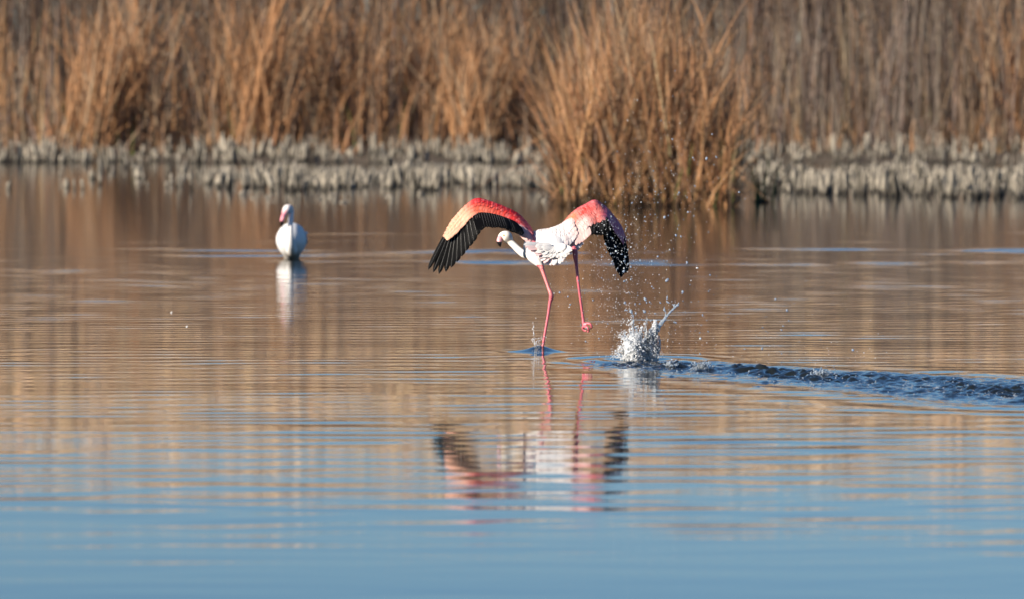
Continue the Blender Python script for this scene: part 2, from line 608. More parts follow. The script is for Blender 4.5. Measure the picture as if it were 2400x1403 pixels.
ld = np.where(wild, ld + rng.choice([-1, 1], n) * rng.uniform(0.4, 1.0, n), ld)
H = np.where(wild, H * 0.5, H)
b = np.stack([bx, by, np.where(rng.random(n) < 0.4, rng.uniform(0.0, 0.7, n) * (1 - 0.3 * np.abs(u)), -0.05)], -1)
k = np.where(rng.random(n) < 0.22, rng.uniform(0.4, 1.9, n), 0)
v = strands(b, H, np.abs(ld), rng.normal(0.16, 0.22, n), np.where(ld > 0, 0.0, math.pi) + rng.normal(0, 0.7, n), rng.uniform(0.006, 0.018, n),
            pick_cols(n, [ORANGE * 1.3, TAN * 1.3, ORANGE * 0.7, DARKB], [5, 2, 2.4, 2.4], 0.35), 5, k, rng.uniform(0.3, 0.85, n))
gn = 150
v2 = strands(np.stack([rng.uniform(-0.95, 0.95, gn), rng.uniform(-0.75, 0.1, gn), np.full(gn, -0.05)], -1), rng.uniform(0.25, 0.8, gn), np.abs(rng.normal(0, 0.15, gn)), rng.normal(0.2, 0.2, gn),
             rng.uniform(0, 6.28, gn), rng.uniform(0.010, 0.022, gn), pick_cols(gn, [GREEN, GREEN * 1.5], [2, 1]), 4)
dn = 900                                           # wet lower leaves, coloured extra dark to stand in for shade at the waterline
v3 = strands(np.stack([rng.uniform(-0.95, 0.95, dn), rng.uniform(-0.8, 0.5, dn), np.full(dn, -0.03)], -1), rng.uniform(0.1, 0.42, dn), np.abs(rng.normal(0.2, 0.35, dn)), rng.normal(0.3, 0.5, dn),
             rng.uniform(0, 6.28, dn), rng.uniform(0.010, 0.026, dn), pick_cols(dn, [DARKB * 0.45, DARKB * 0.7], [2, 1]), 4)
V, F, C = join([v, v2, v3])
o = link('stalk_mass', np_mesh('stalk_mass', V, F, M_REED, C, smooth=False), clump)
tag(o, kind='stuff')


def mound(name, rx, ry, h, seed, mat, col, parent=None, loc=None, nr=7, na=18):
    r = np.random.default_rng(seed)
    V, F = [np.array((0, 0, h))], []
    for i in range(1, nr + 1):
        f = i / nr
        for j in range(na):
            a = 2 * math.pi * j / na
            q = 1 + 0.16 * r.normal()
            V.append(np.array((math.cos(a) * rx * f * q, math.sin(a) * ry * f * q, h * (1 - f ** 2) - 0.07 * f + 0.012 * r.normal())))
    for j in range(na):
        F.append((0, 1 + j, 1 + (j + 1) % na))
    for i in range(nr - 1):
        for j in range(na):
            a, b2 = 1 + i * na + j, 1 + i * na + (j + 1) % na
            F.append((a, a + na, b2 + na, b2))
    return link(name, np_mesh(name, np.array(V), F, mat, np.tile(col, (len(V), 1))), parent, loc)


mound('mud_root', 1.05, 0.85, 0.07, 5, M_STUB, np.array((0.04, 0.03, 0.022)), clump)

# wisps beside the clump
WB = wpt(1785, 474)
wisp = empty('reed_tuft', (WB[0], WB[1], 0))
tag(wisp, 'thin tuft of spindly reeds just right of the big reed clump', 'reeds')
for i, (bx, h, out) in enumerate([(0.0, 0.95, -0.12), (0.06, 1.05, 0.20), (0.10, 1.2, 0.28), (-0.02, 1.15, -0.05), (0.12, 0.8, 0.38), (-0.08, 0.75, -0.35), (0.04, 0.6, 0.1), (0.02, 0.5, -0.2), (0.09, 0.7, 0.02), (-0.05, 0.45, 0.4)]):
    put_stalk(wisp, T_STALK[(i * 5) % 16], (bx, 0.05 * math.sin(i * 2.1), -0.05), h, abs(out), 0.0 if out > 0 else math.pi, girth=2.2)
for i in range(9):
    put_stalk(wisp, T_GREEN[i % 3], (random.uniform(-0.09, 0.12), random.uniform(-0.1, 0.1), -0.05), random.uniform(0.3, 0.55), random.uniform(0, 0.2), random.uniform(0, 6.28), 'green_shoot', girth=1.3)
mound('mud_root', 0.17, 0.2, 0.05, 9, M_STUB, np.array((0.04, 0.03, 0.022)), wisp)

# tussocks that stand out along the front of the far reed bed
tuss = [(215, 352, 2.2, 'orange reed tussock at the left end of the bank, leaning over the grey stubs', 0.10),
        (325, 355, 3.0, 'tall narrow reed tussock with one pale slanting stalk, left part of the bank', -0.12),
        (535, 358, 2.4, 'pale orange reed tussock rooted low among the stubs, left of the standing flamingo', 0.02),
        (615, 356, 3.2, 'broad bright orange reed tussock on the bank above the standing flamingo', 0.06),
        (790, 352, 2.6, 'thin upright reed tussock on the bank, right of the standing flamingo', -0.04),
        (985, 352, 2.8, 'slender rusty reed tussock beside the dark hollow in the reed bed', 0.08),
        (1110, 356, 2.3, 'fan-shaped reed tussock on the bank above the left wing of the running flamingo', 0.0),
        (1230, 358, 2.0, 'low arching reed tussock touching the left side of the big clump', -0.45),
        (2375, 366, 3.0, 'rusty reed tussock at the far right end of the bank', 0.05)]
for ti, (tx, ty, th, lab, tl) in enumerate(tuss):
    yy = 113.2 + 0.5 * (ti % 3)
    q = px(tx, ty, yy)
    t = empty('reed_tussock', (q[0], yy, float(ground_z(np.array(q[0]), np.array(yy))) - 0.03))
    tag(t, lab, 'reeds', 'tussocks along the front of the reed bed')
    r = np.random.default_rng(500 + ti)
    for i in range(24):
        out = tl + r.normal(0, 0.16)
        put_stalk(t, T_STALK[r.integers(0, 16)], (r.normal(0, 0.24), r.normal(0, 0.22), 0), th * r.uniform(0.4, 1.05), abs(out), (0 if out > 0 else math.pi) + r.normal(0, 0.3), girth=r.uniform(1.1, 1.9))
    n = 130
    ld = tl + r.normal(0, 0.2, n)
    v = strands(np.stack([r.normal(0, 0.26, n), r.normal(0, 0.22, n), r.uniform(0, 0.9, n)], -1), th * r.uniform(0.3, 0.9, n), np.abs(ld), r.normal(0.2, 0.25, n), np.where(ld > 0, 0, math.pi) + r.normal(0, 0.5, n),
                r.uniform(0.016, 0.034, n), np.clip(np.array([ORANGE, TAN, ORANGE * 1.1])[r.integers(0, 3, n)] * r.uniform(0.8, 1.15, (n, 1)), 0, 1), 5, np.where(r.random(n) < 0.2, 1.0, 0), r.uniform(0.3, 0.8, n))
    o = link('leaf_mass', np_mesh('leaf_mass', *v[:2], M_REED, v[2], smooth=False), t)
    tag(o, kind='stuff')


# ------------------------------------------------------------------ grey mud-crusted reed stubs along the water's edge
def stub_mesh(seed):
    r = np.random.default_rng(seed)
    na, nr = 7, 6
    V, F, C = [], [], []
    lean = r.normal(0, 0.3, 2)
    ph = r.random(3) * 6.28
    tone = r.uniform(0.3, 1.15) if seed % 3 == 0 else r.uniform(0.85, 1.15)
    for i in range(nr):
        f = i / (nr - 1)
        prof = [1.05, 0.95, 0.9, 0.86, 0.74, 0.35][i] * r.uniform(0.86, 1.14)
        for j in range(na):
            a = 2 * math.pi * j / na
            q = prof * (1 + 0.16 * math.cos(2 * a + ph[0]) + 0.12 * math.cos(3 * a + ph[1] + 3 * f)) * r.uniform(0.88, 1.12)
            V.append((math.cos(a) * q * 0.5 + lean[0] * f + 0.12 * math.sin(4 * f + ph[2]), math.sin(a) * q * 0.5 + lean[1] * f, f + 0.04 * r.normal() * (i > 0)))
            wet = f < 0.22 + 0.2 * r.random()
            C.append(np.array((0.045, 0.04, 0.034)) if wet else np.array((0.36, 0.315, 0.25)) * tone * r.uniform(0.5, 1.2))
    for i in range(nr - 1):
        for j in range(na):
            F.append((i * na + j, i * na + (j + 1) % na, (i + 1) * na + (j + 1) % na, (i + 1) * na + j))
    F.append(tuple((nr - 1) * na + j for j in range(na)))
    return np.array(V), F, np.array(C)


STUBS = [stub_mesh(700 + i) for i in range(14)]
T_STUB = [np_mesh('reed_stub', s[0], s[1], M_STUB, s[2]) for s in STUBS]
stubs = []                                   # x, y, z, width, height, region
r = np.random.default_rng(61)


def spread_stubs(n, x0, x1, ylo, yhi, hlo, hhi, region, keep=lambda x, y: 1.0, ground=False, top=None):
    for i in range(n):
        x, y = r.uniform(x0, x1), r.uniform(0, 1)
        yy = ylo(x) + (yhi(x) - ylo(x)) * y
        if r.random() > keep(x, y):
            continue
        q = wpt(x, yy)
        z = -0.03
        if ground:
            z = float(ground_z(np.array(q[0]), np.array(q[1]))) - 0.03
            z = max(z, -0.03)
        h = hlo + (hhi - hlo) * r.random() ** 1.2
        if top:
            h = min(max((yy - top - 9 * math.sin(x * 0.017) - 6 * math.sin(x * 0.043 + 1)) * q[1] / FPX * r.uniform(0.3, 1.25), 0.05), hhi)
        stubs.append((q[0], q[1], z, min(0.018 + 0.022 * r.exponential(1.0), 0.12), h, region))


spread_stubs(800, 1770, 2520, lambda x: 404, lambda x: 455 + 16 * (x - 1790) / 610, 0.07, 0.30, 'right', top=386)
spread_stubs(880, 395, 1290, lambda x: 400, lambda x: 446 + 3 * math.sin(x * 0.02), 0.06, 0.27, 'left', lambda x, y: min(1.0, (x - 370) / 330), top=388)
spread_stubs(70, -120, 460, lambda x: 388, lambda x: 447, 0.06, 0.24, 'open', lambda x, y: 0.25 + 0.75 * max(0, min(1, (x - 80) / 330)))
spread_stubs(1900, -150, 2550, lambda x: 373.5, lambda x: 383, 0.10, 0.34, 'upper', lambda x, y: 0.62 + 0.35 * math.sin(x * 0.021) * math.sin(x * 0.0083 + 1), ground=True)
spread_stubs(26, 560, 1340, lambda x: 452, lambda x: 484, 0.02, 0.07, 'open', lambda x, y: 0.8)
XPART = {'right': ((1960, 'right of and close beside the big reed clump'), (2210, 'midway between the big reed clump and the right edge'), (9999, 'close to the right edge of the picture')),
         'left': ((600, 'in the left end of the long front band'), (790, 'in the front band straight behind the standing flamingo'), (1010, 'in the front band between the two flamingos'), (9999, 'in the front band just left of the big reed clump')),
         'open': ((480, 'poking out of open water at the far left'), (800, 'poking out of open water behind the standing flamingo'), (9999, 'poking out of open water above the running flamingo')),
         'upper': ((500, 'at the foot of the reed bed at the far left'), (1250, 'at the foot of the reed bed left of the big clump'), (9999, 'at the foot of the reed bed right of the big clump'))}
LOOK = {'right': 'pale grey mud-crusted reed stub', 'left': 'pale grey mud-crusted reed stub', 'open': 'small lone dark-footed reed stub', 'upper': 'weathered grey reed stub'}
quota = {'right': 95, 'left': 95, 'open': 60, 'upper': 50}
rest = []
for reg in quota:
    L = [s for s in stubs if s[5] == reg]
    # the ones in front show largest
    L.sort(key=lambda s: s[1] - 2.0 * s[4])
    for i, s in enumerate(L):
        if i < quota[reg]:
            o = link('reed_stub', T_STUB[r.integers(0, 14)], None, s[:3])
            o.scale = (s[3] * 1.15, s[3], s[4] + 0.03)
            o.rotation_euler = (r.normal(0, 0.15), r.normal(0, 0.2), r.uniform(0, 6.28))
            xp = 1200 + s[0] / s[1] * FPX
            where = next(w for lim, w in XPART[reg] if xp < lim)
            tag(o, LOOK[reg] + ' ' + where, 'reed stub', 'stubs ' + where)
        else:
            rest.append(s)
V, F, C, off = [], [], [], 0
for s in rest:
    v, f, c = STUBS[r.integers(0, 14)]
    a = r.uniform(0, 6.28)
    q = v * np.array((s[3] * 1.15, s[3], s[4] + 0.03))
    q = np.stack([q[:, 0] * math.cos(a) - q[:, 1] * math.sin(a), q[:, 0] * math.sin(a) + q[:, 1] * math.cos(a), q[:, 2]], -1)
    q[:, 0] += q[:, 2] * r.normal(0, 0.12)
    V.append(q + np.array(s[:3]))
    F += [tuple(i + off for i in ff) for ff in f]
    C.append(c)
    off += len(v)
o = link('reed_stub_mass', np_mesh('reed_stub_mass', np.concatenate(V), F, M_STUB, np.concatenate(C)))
tag(o, 'crowded grey reed stubs behind the front rows along the shore', 'reed stubs', kind='stuff')


# ------------------------------------------------------------------ birds: sweeps, skins and feathers
def catmull(P):
    P = np.asarray(P, float)

    def f(s):
        s = np.clip(s, 0, 1) * (len(P) - 1)
        i = min(int(s), len(P) - 2)
        t = s - i
        p0, p1, p2, p3 = P[max(i - 1, 0)], P[i], P[i + 1], P[min(i + 2, len(P) - 1)]
        return 0.5 * ((2 * p1) + (-p0 + p2) * t + (2 * p0 - 5 * p1 + 4 * p2 - p3) * t * t + (-p0 + 3 * p1 - 3 * p2 + p3) * t ** 3)
    return f


def nrm(v):
    v = np.asarray(v, float)
    return v / (np.linalg.norm(v) + 1e-12)


def sweep(pts, n=40, na=16, up=(0, 0, 1)):
    """closed tube through pts = (x, y, z, side radius, up radius)"""
    f = catmull(pts)
    Q = np.array([f(i / (n - 1)) for i in range(n)])
    V, F = [], []
    for i in range(n):
        d = nrm(Q[min(i + 1, n - 1), :3] - Q[max(i - 1, 0), :3])
        u = np.array(up, float)
        if abs(np.dot(u, d)) > 0.93:
            u = np.array((0.0, 1.0, 0.0))
        s = nrm(np.cross(d, u))
        u = nrm(np.cross(s, d))
        for j in range(na):
            a = 2 * math.pi * j / na
            V.append(Q[i, :3] + s * math.cos(a) * Q[i, 3] + u * math.sin(a) * Q[i, 4])
    for i in range(n - 1):
        for j in range(na):
            F.append((i * na + j, i * na + (j + 1) % na, (i + 1) * na + (j + 1) % na, (i + 1) * na + j))
    F.append(tuple(reversed(range(na))))
    F.append(tuple((n - 1) * na + j for j in range(na)))
    return np.array(V), F


def skin(parts, voxel, smooth=4):
    """fuses overlapping sweeps into one continuous surface"""
    V, F, off = [], [], 0
    for v, f in parts:
        V.append(v)
        F += [tuple(i + off for i in q) for q in f]
        off += len(v)
    me = np_mesh('skin_source', np.concatenate(V), F)
    ob = link('skin_source', me)
    m = ob.modifiers.new('fuse', 'REMESH')
    m.mode = 'VOXEL'
    m.voxel_size = voxel
    m.use_smooth_shade = True
    if smooth:
        s = ob.modifiers.new('soften', 'SMOOTH')
        s.factor = 0.5
        s.iterations = smooth
    dg = bpy.context.evaluated_depsgraph_get()
    out = bpy.data.meshes.new_from_object(ob.evaluated_get(dg))
    bpy.data.objects.remove(ob)
    bpy.data.meshes.remove(me)
    co = np.zeros(len(out.vertices) * 3, np.float32)
    out.vertices.foreach_get('co', co)
    return out, co.reshape(-1, 3)


def paint(me, col):
    if 'tint' in me.color_attributes:
        me.color_attributes.remove(me.color_attributes['tint'])
    a = me.color_attributes.new('tint', 'FLOAT_COLOR', 'POINT')
    c = np.ones((len(me.vertices), 4), np.float32)
    c[:, :3] = col
    a.data.foreach_set('color', c.ravel())


def path_dist(P, path):
    best = np.full(len(P), 1e9)
    for a, b in zip(path[:-1], path[1:]):
        a, b = np.array(a), np.array(b)
        d = b - a
        t = np.clip(((P - a) @ d) / (d @ d), 0, 1)
        best = np.minimum(best, np.linalg.norm(P - a - t[:, None] * d, axis=1))
    return best


def feather(base, tip, normal, width, col, tipcol=None, bend=0.0, nl=8, sharp=0.5, camber=0.12, shaft=True, colf=None, slim=0.35):
    """one vane: a cambered, tapering blade with a raised shaft, closed underneath. returns V, F, C, material index"""
    base, tip = np.asarray(base, float), np.asarray(tip, float)
    ax = tip - base
    L = np.linalg.norm(ax)
    ax = ax / L
    n = nrm(normal - np.dot(normal, ax) * ax)
    s = np.cross(ax, n)
    across = [-1.0, -0.45, 0.0, 0.45, 1.0]
    V, C = [], []
    tipcol = col if tipcol is None else tipcol
    for side in (0, 1):
        for i in range(nl + 1):
            t = i / nl
            w = width * 0.5 * (slim + (1 - slim) * min(1.0, t / 0.35) ** 0.8)
            if t > 1 - sharp:
                q = (t - (1 - sharp)) / sharp
                w *= math.sqrt(max(0.0, 1 - q ** 2.4)) * 0.97 + 0.03
            c0 = base + ax * L * t + n * (bend * L * 4 * t * (1 - t) * 0.5 - bend * L * t * t * 0.4)
            for a in across:
                z = -camber * width * a * a * 0.5 + (0.0012 if (a == 0 and side == 0) else 0)
                V.append(c0 + s * a * w + n * (z - side * 0.0012))
                cc = col * (1 - t) + tipcol * t
                C.append(cc)
    m = nl + 1
    F, MI = [], []
    for side in (0, 1):
        o0 = side * m * 5
        for i in range(nl):
            for j in range(4):
                q = (o0 + i * 5 + j, o0 + i * 5 + j + 1, o0 + (i + 1) * 5 + j + 1, o0 + (i + 1) * 5 + j)
                F.append(q if side == 0 else q[::-1])
                MI.append(0)
    if shaft:                                  # a slender quill lying on the vane
        o0 = len(V)
        for i in range(nl + 1):
            t = i / nl
            rr = width * 0.016 * (1 - 0.8 * t)
            c0 = (np.array(V[i * 5 + 2])) + n * 0.0008
            for (a, b) in ((-1, 0), (0, 1), (1, 0)):
                V.append(c0 + s * a * rr + n * b * rr)
                C.append(np.array((0.20, 0.195, 0.19)) if col.max() < 0.1 else col * 0.9)  # black shafts coloured grey, so the glint along them is painted in
        for i in range(nl):
            for j in range(2):
                F.append((o0 + i * 3 + j, o0 + i * 3 + j + 1, o0 + (i + 1) * 3 + j + 1, o0 + (i + 1) * 3 + j))
                MI.append(1)
    return np.array(V), F, np.array(C), MI


def feather_obj(name, parent, O, args, mats, **kw):
    V, F, C, MI = feather(*args, **kw)
    return link(name, np_mesh(name, V - O, F, mats, C, midx=MI), parent)


def lerp(a, b, t):
    return np.asarray(a, float) * (1 - t) + np.asarray(b, float) * t


class Wing:
    """a wing panel between a leading edge L and the edge of the coverts C, given as stations of photo x, y and depth"""

    def __init__(self, L, C, Pf, camber=0.02):
        self.L = catmull([Pf(*q) for q in L])
        self.C = catmull([Pf(*q) for q in C])
        self.camber = camber

    def flat(self, s, v):
        return lerp(self.L(s), self.C(s), v)

    def normal(self, s, v):
        e = 0.02
        ds = self.flat(min(s + e, 1), v) - self.flat(max(s - e, 0), v)
        dv = self.C(s) - self.L(s)
        n = nrm(np.cross(ds, dv))
        return n if n[1] < 0 else -n

    def at(self, s, v, lift=0.0):
        n = self.normal(s, v)
        return self.flat(s, v) + n * (self.camber * 4 * max(0, v) * max(0, 1 - v) + lift)

    def shell(self, ns=44, nv=9, thick=0.022, vmax=0.86):
        V, F = [], []
        ring = [vmax * j / (nv - 1) for j in range(nv)]
        for i in range(ns):
            s = i / (ns - 1)
            n = self.normal(s, 0.5)
            for v in ring:
                V.append(self.at(s, v))
            for v in reversed(ring):
                q = v / vmax
                V.append(self.at(s, v) - n * (thick * (4 * q * (1 - q)) ** 0.6 * (1 - 0.5 * s) + 0.002))
        k = 2 * nv
        for i in range(ns - 1):
            for j in range(k):
                F.append((i * k + j, i * k + (j + 1) % k, (i + 1) * k + (j + 1) % k, (i + 1) * k + j))
        F.append(tuple(reversed(range(k))))
        F.append(tuple((ns - 1) * k + j for j in range(k)))
        return np.array(V), F

    def covert_rows(self, rows, cols, width, colour, O, parent, seed, outward=0.0, split=2, name='covert_feather', s0=0.0, s1=1.0, mass='lesser_coverts', pale=0.5):
        """overlapping scales; the lowest rows are feathers of their own, the small upper ones one mesh"""
        r = np.random.default_rng(seed)
        V, F, C, MI, off = [], [], [], [], 0
        for ri in range(rows):
            v1 = (ri + 1.0) / rows
            own = ri >= rows - split
            n = cols if own else int(cols * 1.25)
            for ci in range(n):
                s = s0 + (s1 - s0) * (ci + 0.5 + r.normal(0, 0.08)) / n
                s = min(max(s, 0.0), 1.0)
                ve = v1 + r.normal(0, 0.02) + (0.03 if own else 0)
                vb = ve - 1.9 / rows
                lift = 0.0030 + 0.0012 * (rows - ri) + 0.0010 * (ci % 2)
                b = self.at(max(s - outward * 0.5, 0), max(vb, 0.0), lift - 0.002)
                t = self.flat(min(s + outward * 0.5, 1), ve) + self.normal(s, 1) * (self.camber * 4 * ve * max(0, 1 - ve) + lift + 0.0015)
                w = width * r.uniform(0.85, 1.15) * (1.0 if own else 0.8)
                c = np.clip(colour(s, min(ve, 1)) * r.uniform(0.88, 1.1), 0, 1)
                c2 = np.clip(lerp(colour(s, min(ve + 0.1, 1)), PALE, pale * r.random() ** 1.6) * r.uniform(0.95, 1.1), 0, 1)
                c = np.clip(lerp(c, c * np.array((0.95, 0.62, 0.65)), r.random() * pale), 0, 1)
                a = feather(b, t, self.normal(s, 0.5), w, c, c2, nl=5, sharp=0.5, camber=0.18, shaft=False, bend=0.03)
                if own:
                    link(name, np_mesh(name, a[0] - O, a[1], [M_FEATHER], a[2]), parent)
                else:
                    V.append(a[0] - O)
                    F += [tuple(i + off for i in q) for q in a[1]]
                    C.append(a[2])
                    off += len(a[0])
        o = link(mass, np_mesh(mass, np.concatenate(V), F, [M_FEATHER], np.concatenate(C)), parent)
        tag(o, kind='stuff')


BLACK = np.array((0.0032, 0.003, 0.0032))
WHITE = np.array((0.78, 0.755, 0.73))
RED = np.array((0.74, 0.018, 0.032))
SALMON = np.array((0.82, 0.19, 0.095))
PEACH = np.array((0.82, 0.45, 0.29))
PINK = np.array((0.66, 0.17, 0.20))
PALE = np.array((0.72, 0.46, 0.42))
LEG = np.array((0.68, 0.145, 0.18))

# ------------------------------------------------------------------ the running flamingo
Y0 = FOOT[1]


def B(x, y, w=0.0):
    return px(x, y, Y0 + w)


def Br(x, y, w, r1, r2=None):
    return np.append(B(x, y, w), (r1, r1 if r2 is None else r2))


O1 = np.array((B(1290, 822)[0], Y0, 0.0))
bird = empty('flamingo', O1)
tag(bird, 'flamingo running across the water with red and black wings spread', 'flamingo', 'flamingos')

torso = sweep([Br(1306, 590, -0.20, .022, .016), Br(1304, 583, -0.13, .062, .045), Br(1298, 577, -0.03, .100, .070), Br(1288, 572, 0.08, .116, .082), Br(1272, 572, 0.19, .104, .082),
               Br(1254, 580, 0.28, .072, .064), Br(1243, 590, 0.34, .040, .038), Br(1233, 596, 0.38, .0245, .0245), Br(1226, 595, 0.40, .0210, .0210), Br(1214, 585, 0.43, .0195, .0195),
               Br(1203, 574, 0.45, .0185, .0185), Br(1194, 566, 0.46, .0195, .020), Br(1189, 561, 0.46, .024, .026)], 64, 20)
head = sweep([Br(1197, 566, .46, .016, .018), Br(1191, 560, .46, .029, .030), Br(1186, 556, .46, .034, .035), Br(1180, 555, .46, .031, .031), Br(1175, 557, .46, .023, .023), Br(1173, 560, .455, .014, .016)], 24, 16)
thigh_l = sweep([Br(1262, 578, .12, .045), Br(1252, 592, .10, .050), Br(1256, 604, .08, .042), Br(1263, 616, .06, .026), Br(1268, 624, .05, .0165), Br(1271, 632, .04, .0125)], 26, 14)
leg_l_pts = [(1267, 622, .05, .0150), (1272, 636, .04, .0140), (1279, 656, .025, .0120), (1286, 676, .01, .0118), (1291, 688, 0, .0160), (1292, 697, 0, .0165), (1289, 708, 0, .0120), (1285, 735, 0, .0098), (1279, 770, 0, .0092), (1274, 800, 0, .0095), (1270, 822, 0, .010), (1268, 838, 0.02, .012)]
leg_l = sweep([Br(*q[:3], q[3] * 0.82) for q in leg_l_pts], 60, 12)
thigh_r = sweep([Br(1298, 582, .10, .045), Br(1310, 590, .05, .040), Br(1320, 592, .0, .026), Br(1328, 592, -.04, .015)], 20, 12)
leg_r_pts = [(1318, 593, .0, .0155), (1330, 591, -.06, .0135), (1340, 586, -.11, .0155), (1346, 583, -.125, .0185), (1348, 592, -.128, .0190), (1349, 606, -.128, .0160), (1351, 622, -.126, .0120), (1355, 660, -.12, .0098), (1361, 705, -.11, .0092), (1366, 740, -.10, .0095), (1368, 757, -.10, .0120), (1371, 764, -.10, .0130)]
leg_r = sweep([Br(*q[:3], q[3] * 0.82) for q in leg_r_pts], 60, 12)
toes = []
toe_paths = [[(1369, 760, -.10, .0100), (1377, 757, -.115, .0075), (1384, 759, -.125, .0070), (1387, 765, -.12, .0062), (1384, 770, -.105, .0045)],
             [(1369, 763, -.10, .0100), (1374, 765, -.125, .0078), (1379, 769, -.135, .0070), (1380, 775, -.12, .0055), (1376, 777, -.11, .0040)],
             [(1368, 764, -.09, .0095), (1366, 769, -.08, .0072), (1370, 774, -.08, .0062), (1375, 774, -.09, .0040)],
             [(1368, 760, -.10, .0080), (1372, 756, -.09, .0055), (1375, 754, -.085, .0035)],
             [(1268, 838, .02, .011), (1258, 842, -.02, .008), (1250, 845, -.06, .005)], [(1268, 838, .02, .011), (1268, 845, -.05, .008), (1268, 848, -.10, .005)], [(1268, 838, .02, .011), (1279, 842, -.02, .008), (1287, 845, -.05, .005)]]
for tp in toe_paths:
    toes.append(sweep([Br(*q) for q in tp], 14, 10))
me, co = skin([torso, head, thigh_l, leg_l, thigh_r, leg_r] + toes, 0.0030, 3)
legs = [B(*q[:3]) for q in leg_l_pts]  # centre lines
legr = [B(*q[:3]) for q in leg_r_pts]
dl = np.minimum(path_dist(co, legs), path_dist(co, legr))
for tp in toe_paths:
    dl = np.minimum(dl, path_dist(co, [B(*q[:3]) for q in tp]))
pink = 1 - soft(dl, 0.021, 0.025)
zc = B(1268, 621, 0.05)[2]
lmask = np.where(co[:, 0] < B(1305, 0)[0], co[:, 2] < zc - 0.35 * (co[:, 0] - B(1268, 0)[0]) * 0.0 , co[:, 1] < Y0 + 0.005)
pink = pink * lmask
col = np.tile(WHITE, (len(co), 1))
nk = soft(B(1235, 0)[0] - co[:, 0], 0.0, 0.06)[:, None]
col = col * (1 - nk) + np.array((0.88, 0.80, 0.70)) * nk
legcol = LEG * (0.85 + 0.3 * rng.random((len(co), 1)))
jd = np.minimum(np.linalg.norm(co - B(1292, 693, 0), axis=1), np.linalg.norm(co - B(1347, 586, -.126), axis=1))
legcol = legcol * (0.80 + 0.20 * soft(jd, 0.01, 0.05)[:, None])
tib = np.minimum(path_dist(co, legs[:5]), path_dist(co, legr[:3]))
legcol = np.where((tib < 0.02)[:, None], legcol * np.array((1.02, 1.35, 1.1)), legcol)
col = col * (1 - pink[:, None]) + legcol * pink[:, None]
me.vertices.foreach_set('co', (co - O1).astype(np.float32).ravel())
paint(me, col)
me.materials.append(M_PLUME)
me.materials.append(M_SKIN)
mi = np.zeros(len(me.polygons), np.int32)
lv = np.zeros(len(me.loops), np.int32)
me.loops.foreach_get('vertex_index', lv)
ls = np.zeros(len(me.polygons), np.int32)
me.polygons.foreach_get('loop_start', ls)
mi = (pink[lv[ls]] > 0.5).astype(np.int32)
me.polygons.foreach_set('material_index', mi)
me.polygons.foreach_set('use_smooth', np.ones(len(me.polygons), bool))
me.name = 'body'
link('body', me, bird)
# bill
bv, bf = sweep([Br(1176, 556, .455, .016, .016), Br(1172, 560, .445, .0165, .017), Br(1170.5, 566, .435, .0155, .0155), Br(1171, 571, .43, .012, .013), Br(1172, 576, .425, .006, .008), Br(1172.5, 579, .425, .002, .002)], 26, 14)
bc = np.where((bv[:, 2] < B(0, 567, .43)[2])[:, None], BLACK * 1.2, np.array((0.85, 0.42, 0.45)))
link('bill', np_mesh('bill', bv - O1, bf, M_BILL, bc), bird)
ev, ef = sweep([Br(1180.5, 552, .425, .001), Br(1180.5, 552, .428, .0045), Br(1180.5, 552, .434, .0045), Br(1180.5, 552, .437, .001)], 8, 10)
link('eye', np_mesh('eye', ev - O1, ef, M_BILL, np.tile((0.75, 0.55, 0.12), (len(ev), 1))), bird)

# left wing (left in the picture): lit, dorsal side to us
LL = [(1254, 566, .08), (1243, 538, .13), (1214, 504, .17), (1180, 486, .18), (1149, 474, .18), (1121, 467, .17), (1101, 478, .15), (1077, 501, .13), (1058, 525, .11), (1042, 555, .09)]
LC = [(1248, 572, -.02), (1224, 544, .02), (1203, 525, .06), (1178, 516, .07), (1146, 508, .07), (1120, 505, .07), (1104, 511, .06), (1088, 528, .06), (1072, 546, .05), (1056, 561, .04)]
wl = Wing(LL, LC, B, 0.016)


def col_left(s, v):
    k = s * 9
    inner = lerp(RED, SALMON, np.clip((v - 0.45) * 1.7, 0, 1) * np.clip((k - 2.0) / 2.5, 0.15, 1))
    hand = lerp(PEACH * 1.05, lerp(PEACH, SALMON, 0.75), 0.75 * np.exp(-((v - 0.45) / 0.16) ** 2) * (0.6 + 0.4 * math.sin(k * 19)))
    c = lerp(inner, hand, np.clip((k - 5.4) / 1.3, 0, 1))
    root = lerp(np.array((0.60, 0.08, 0.10)), PINK, v)
    return lerp(root, c, np.clip((k - 0.4) / 1.6, 0, 1))


def add_wing(w, colf, seed):
    V, F = w.shell()
    ns, k = 44, 18
    C = []
    for i in range(ns):
        for j in range(k):
            v = (j / 8) if j < 9 else (17 - j) / 8
            C.append(colf(i / (ns - 1), v))
    o = link('wing', np_mesh('wing', V - O1, F, M_PLUME, np.clip(np.array(C), 0, 1)), bird)
    return o


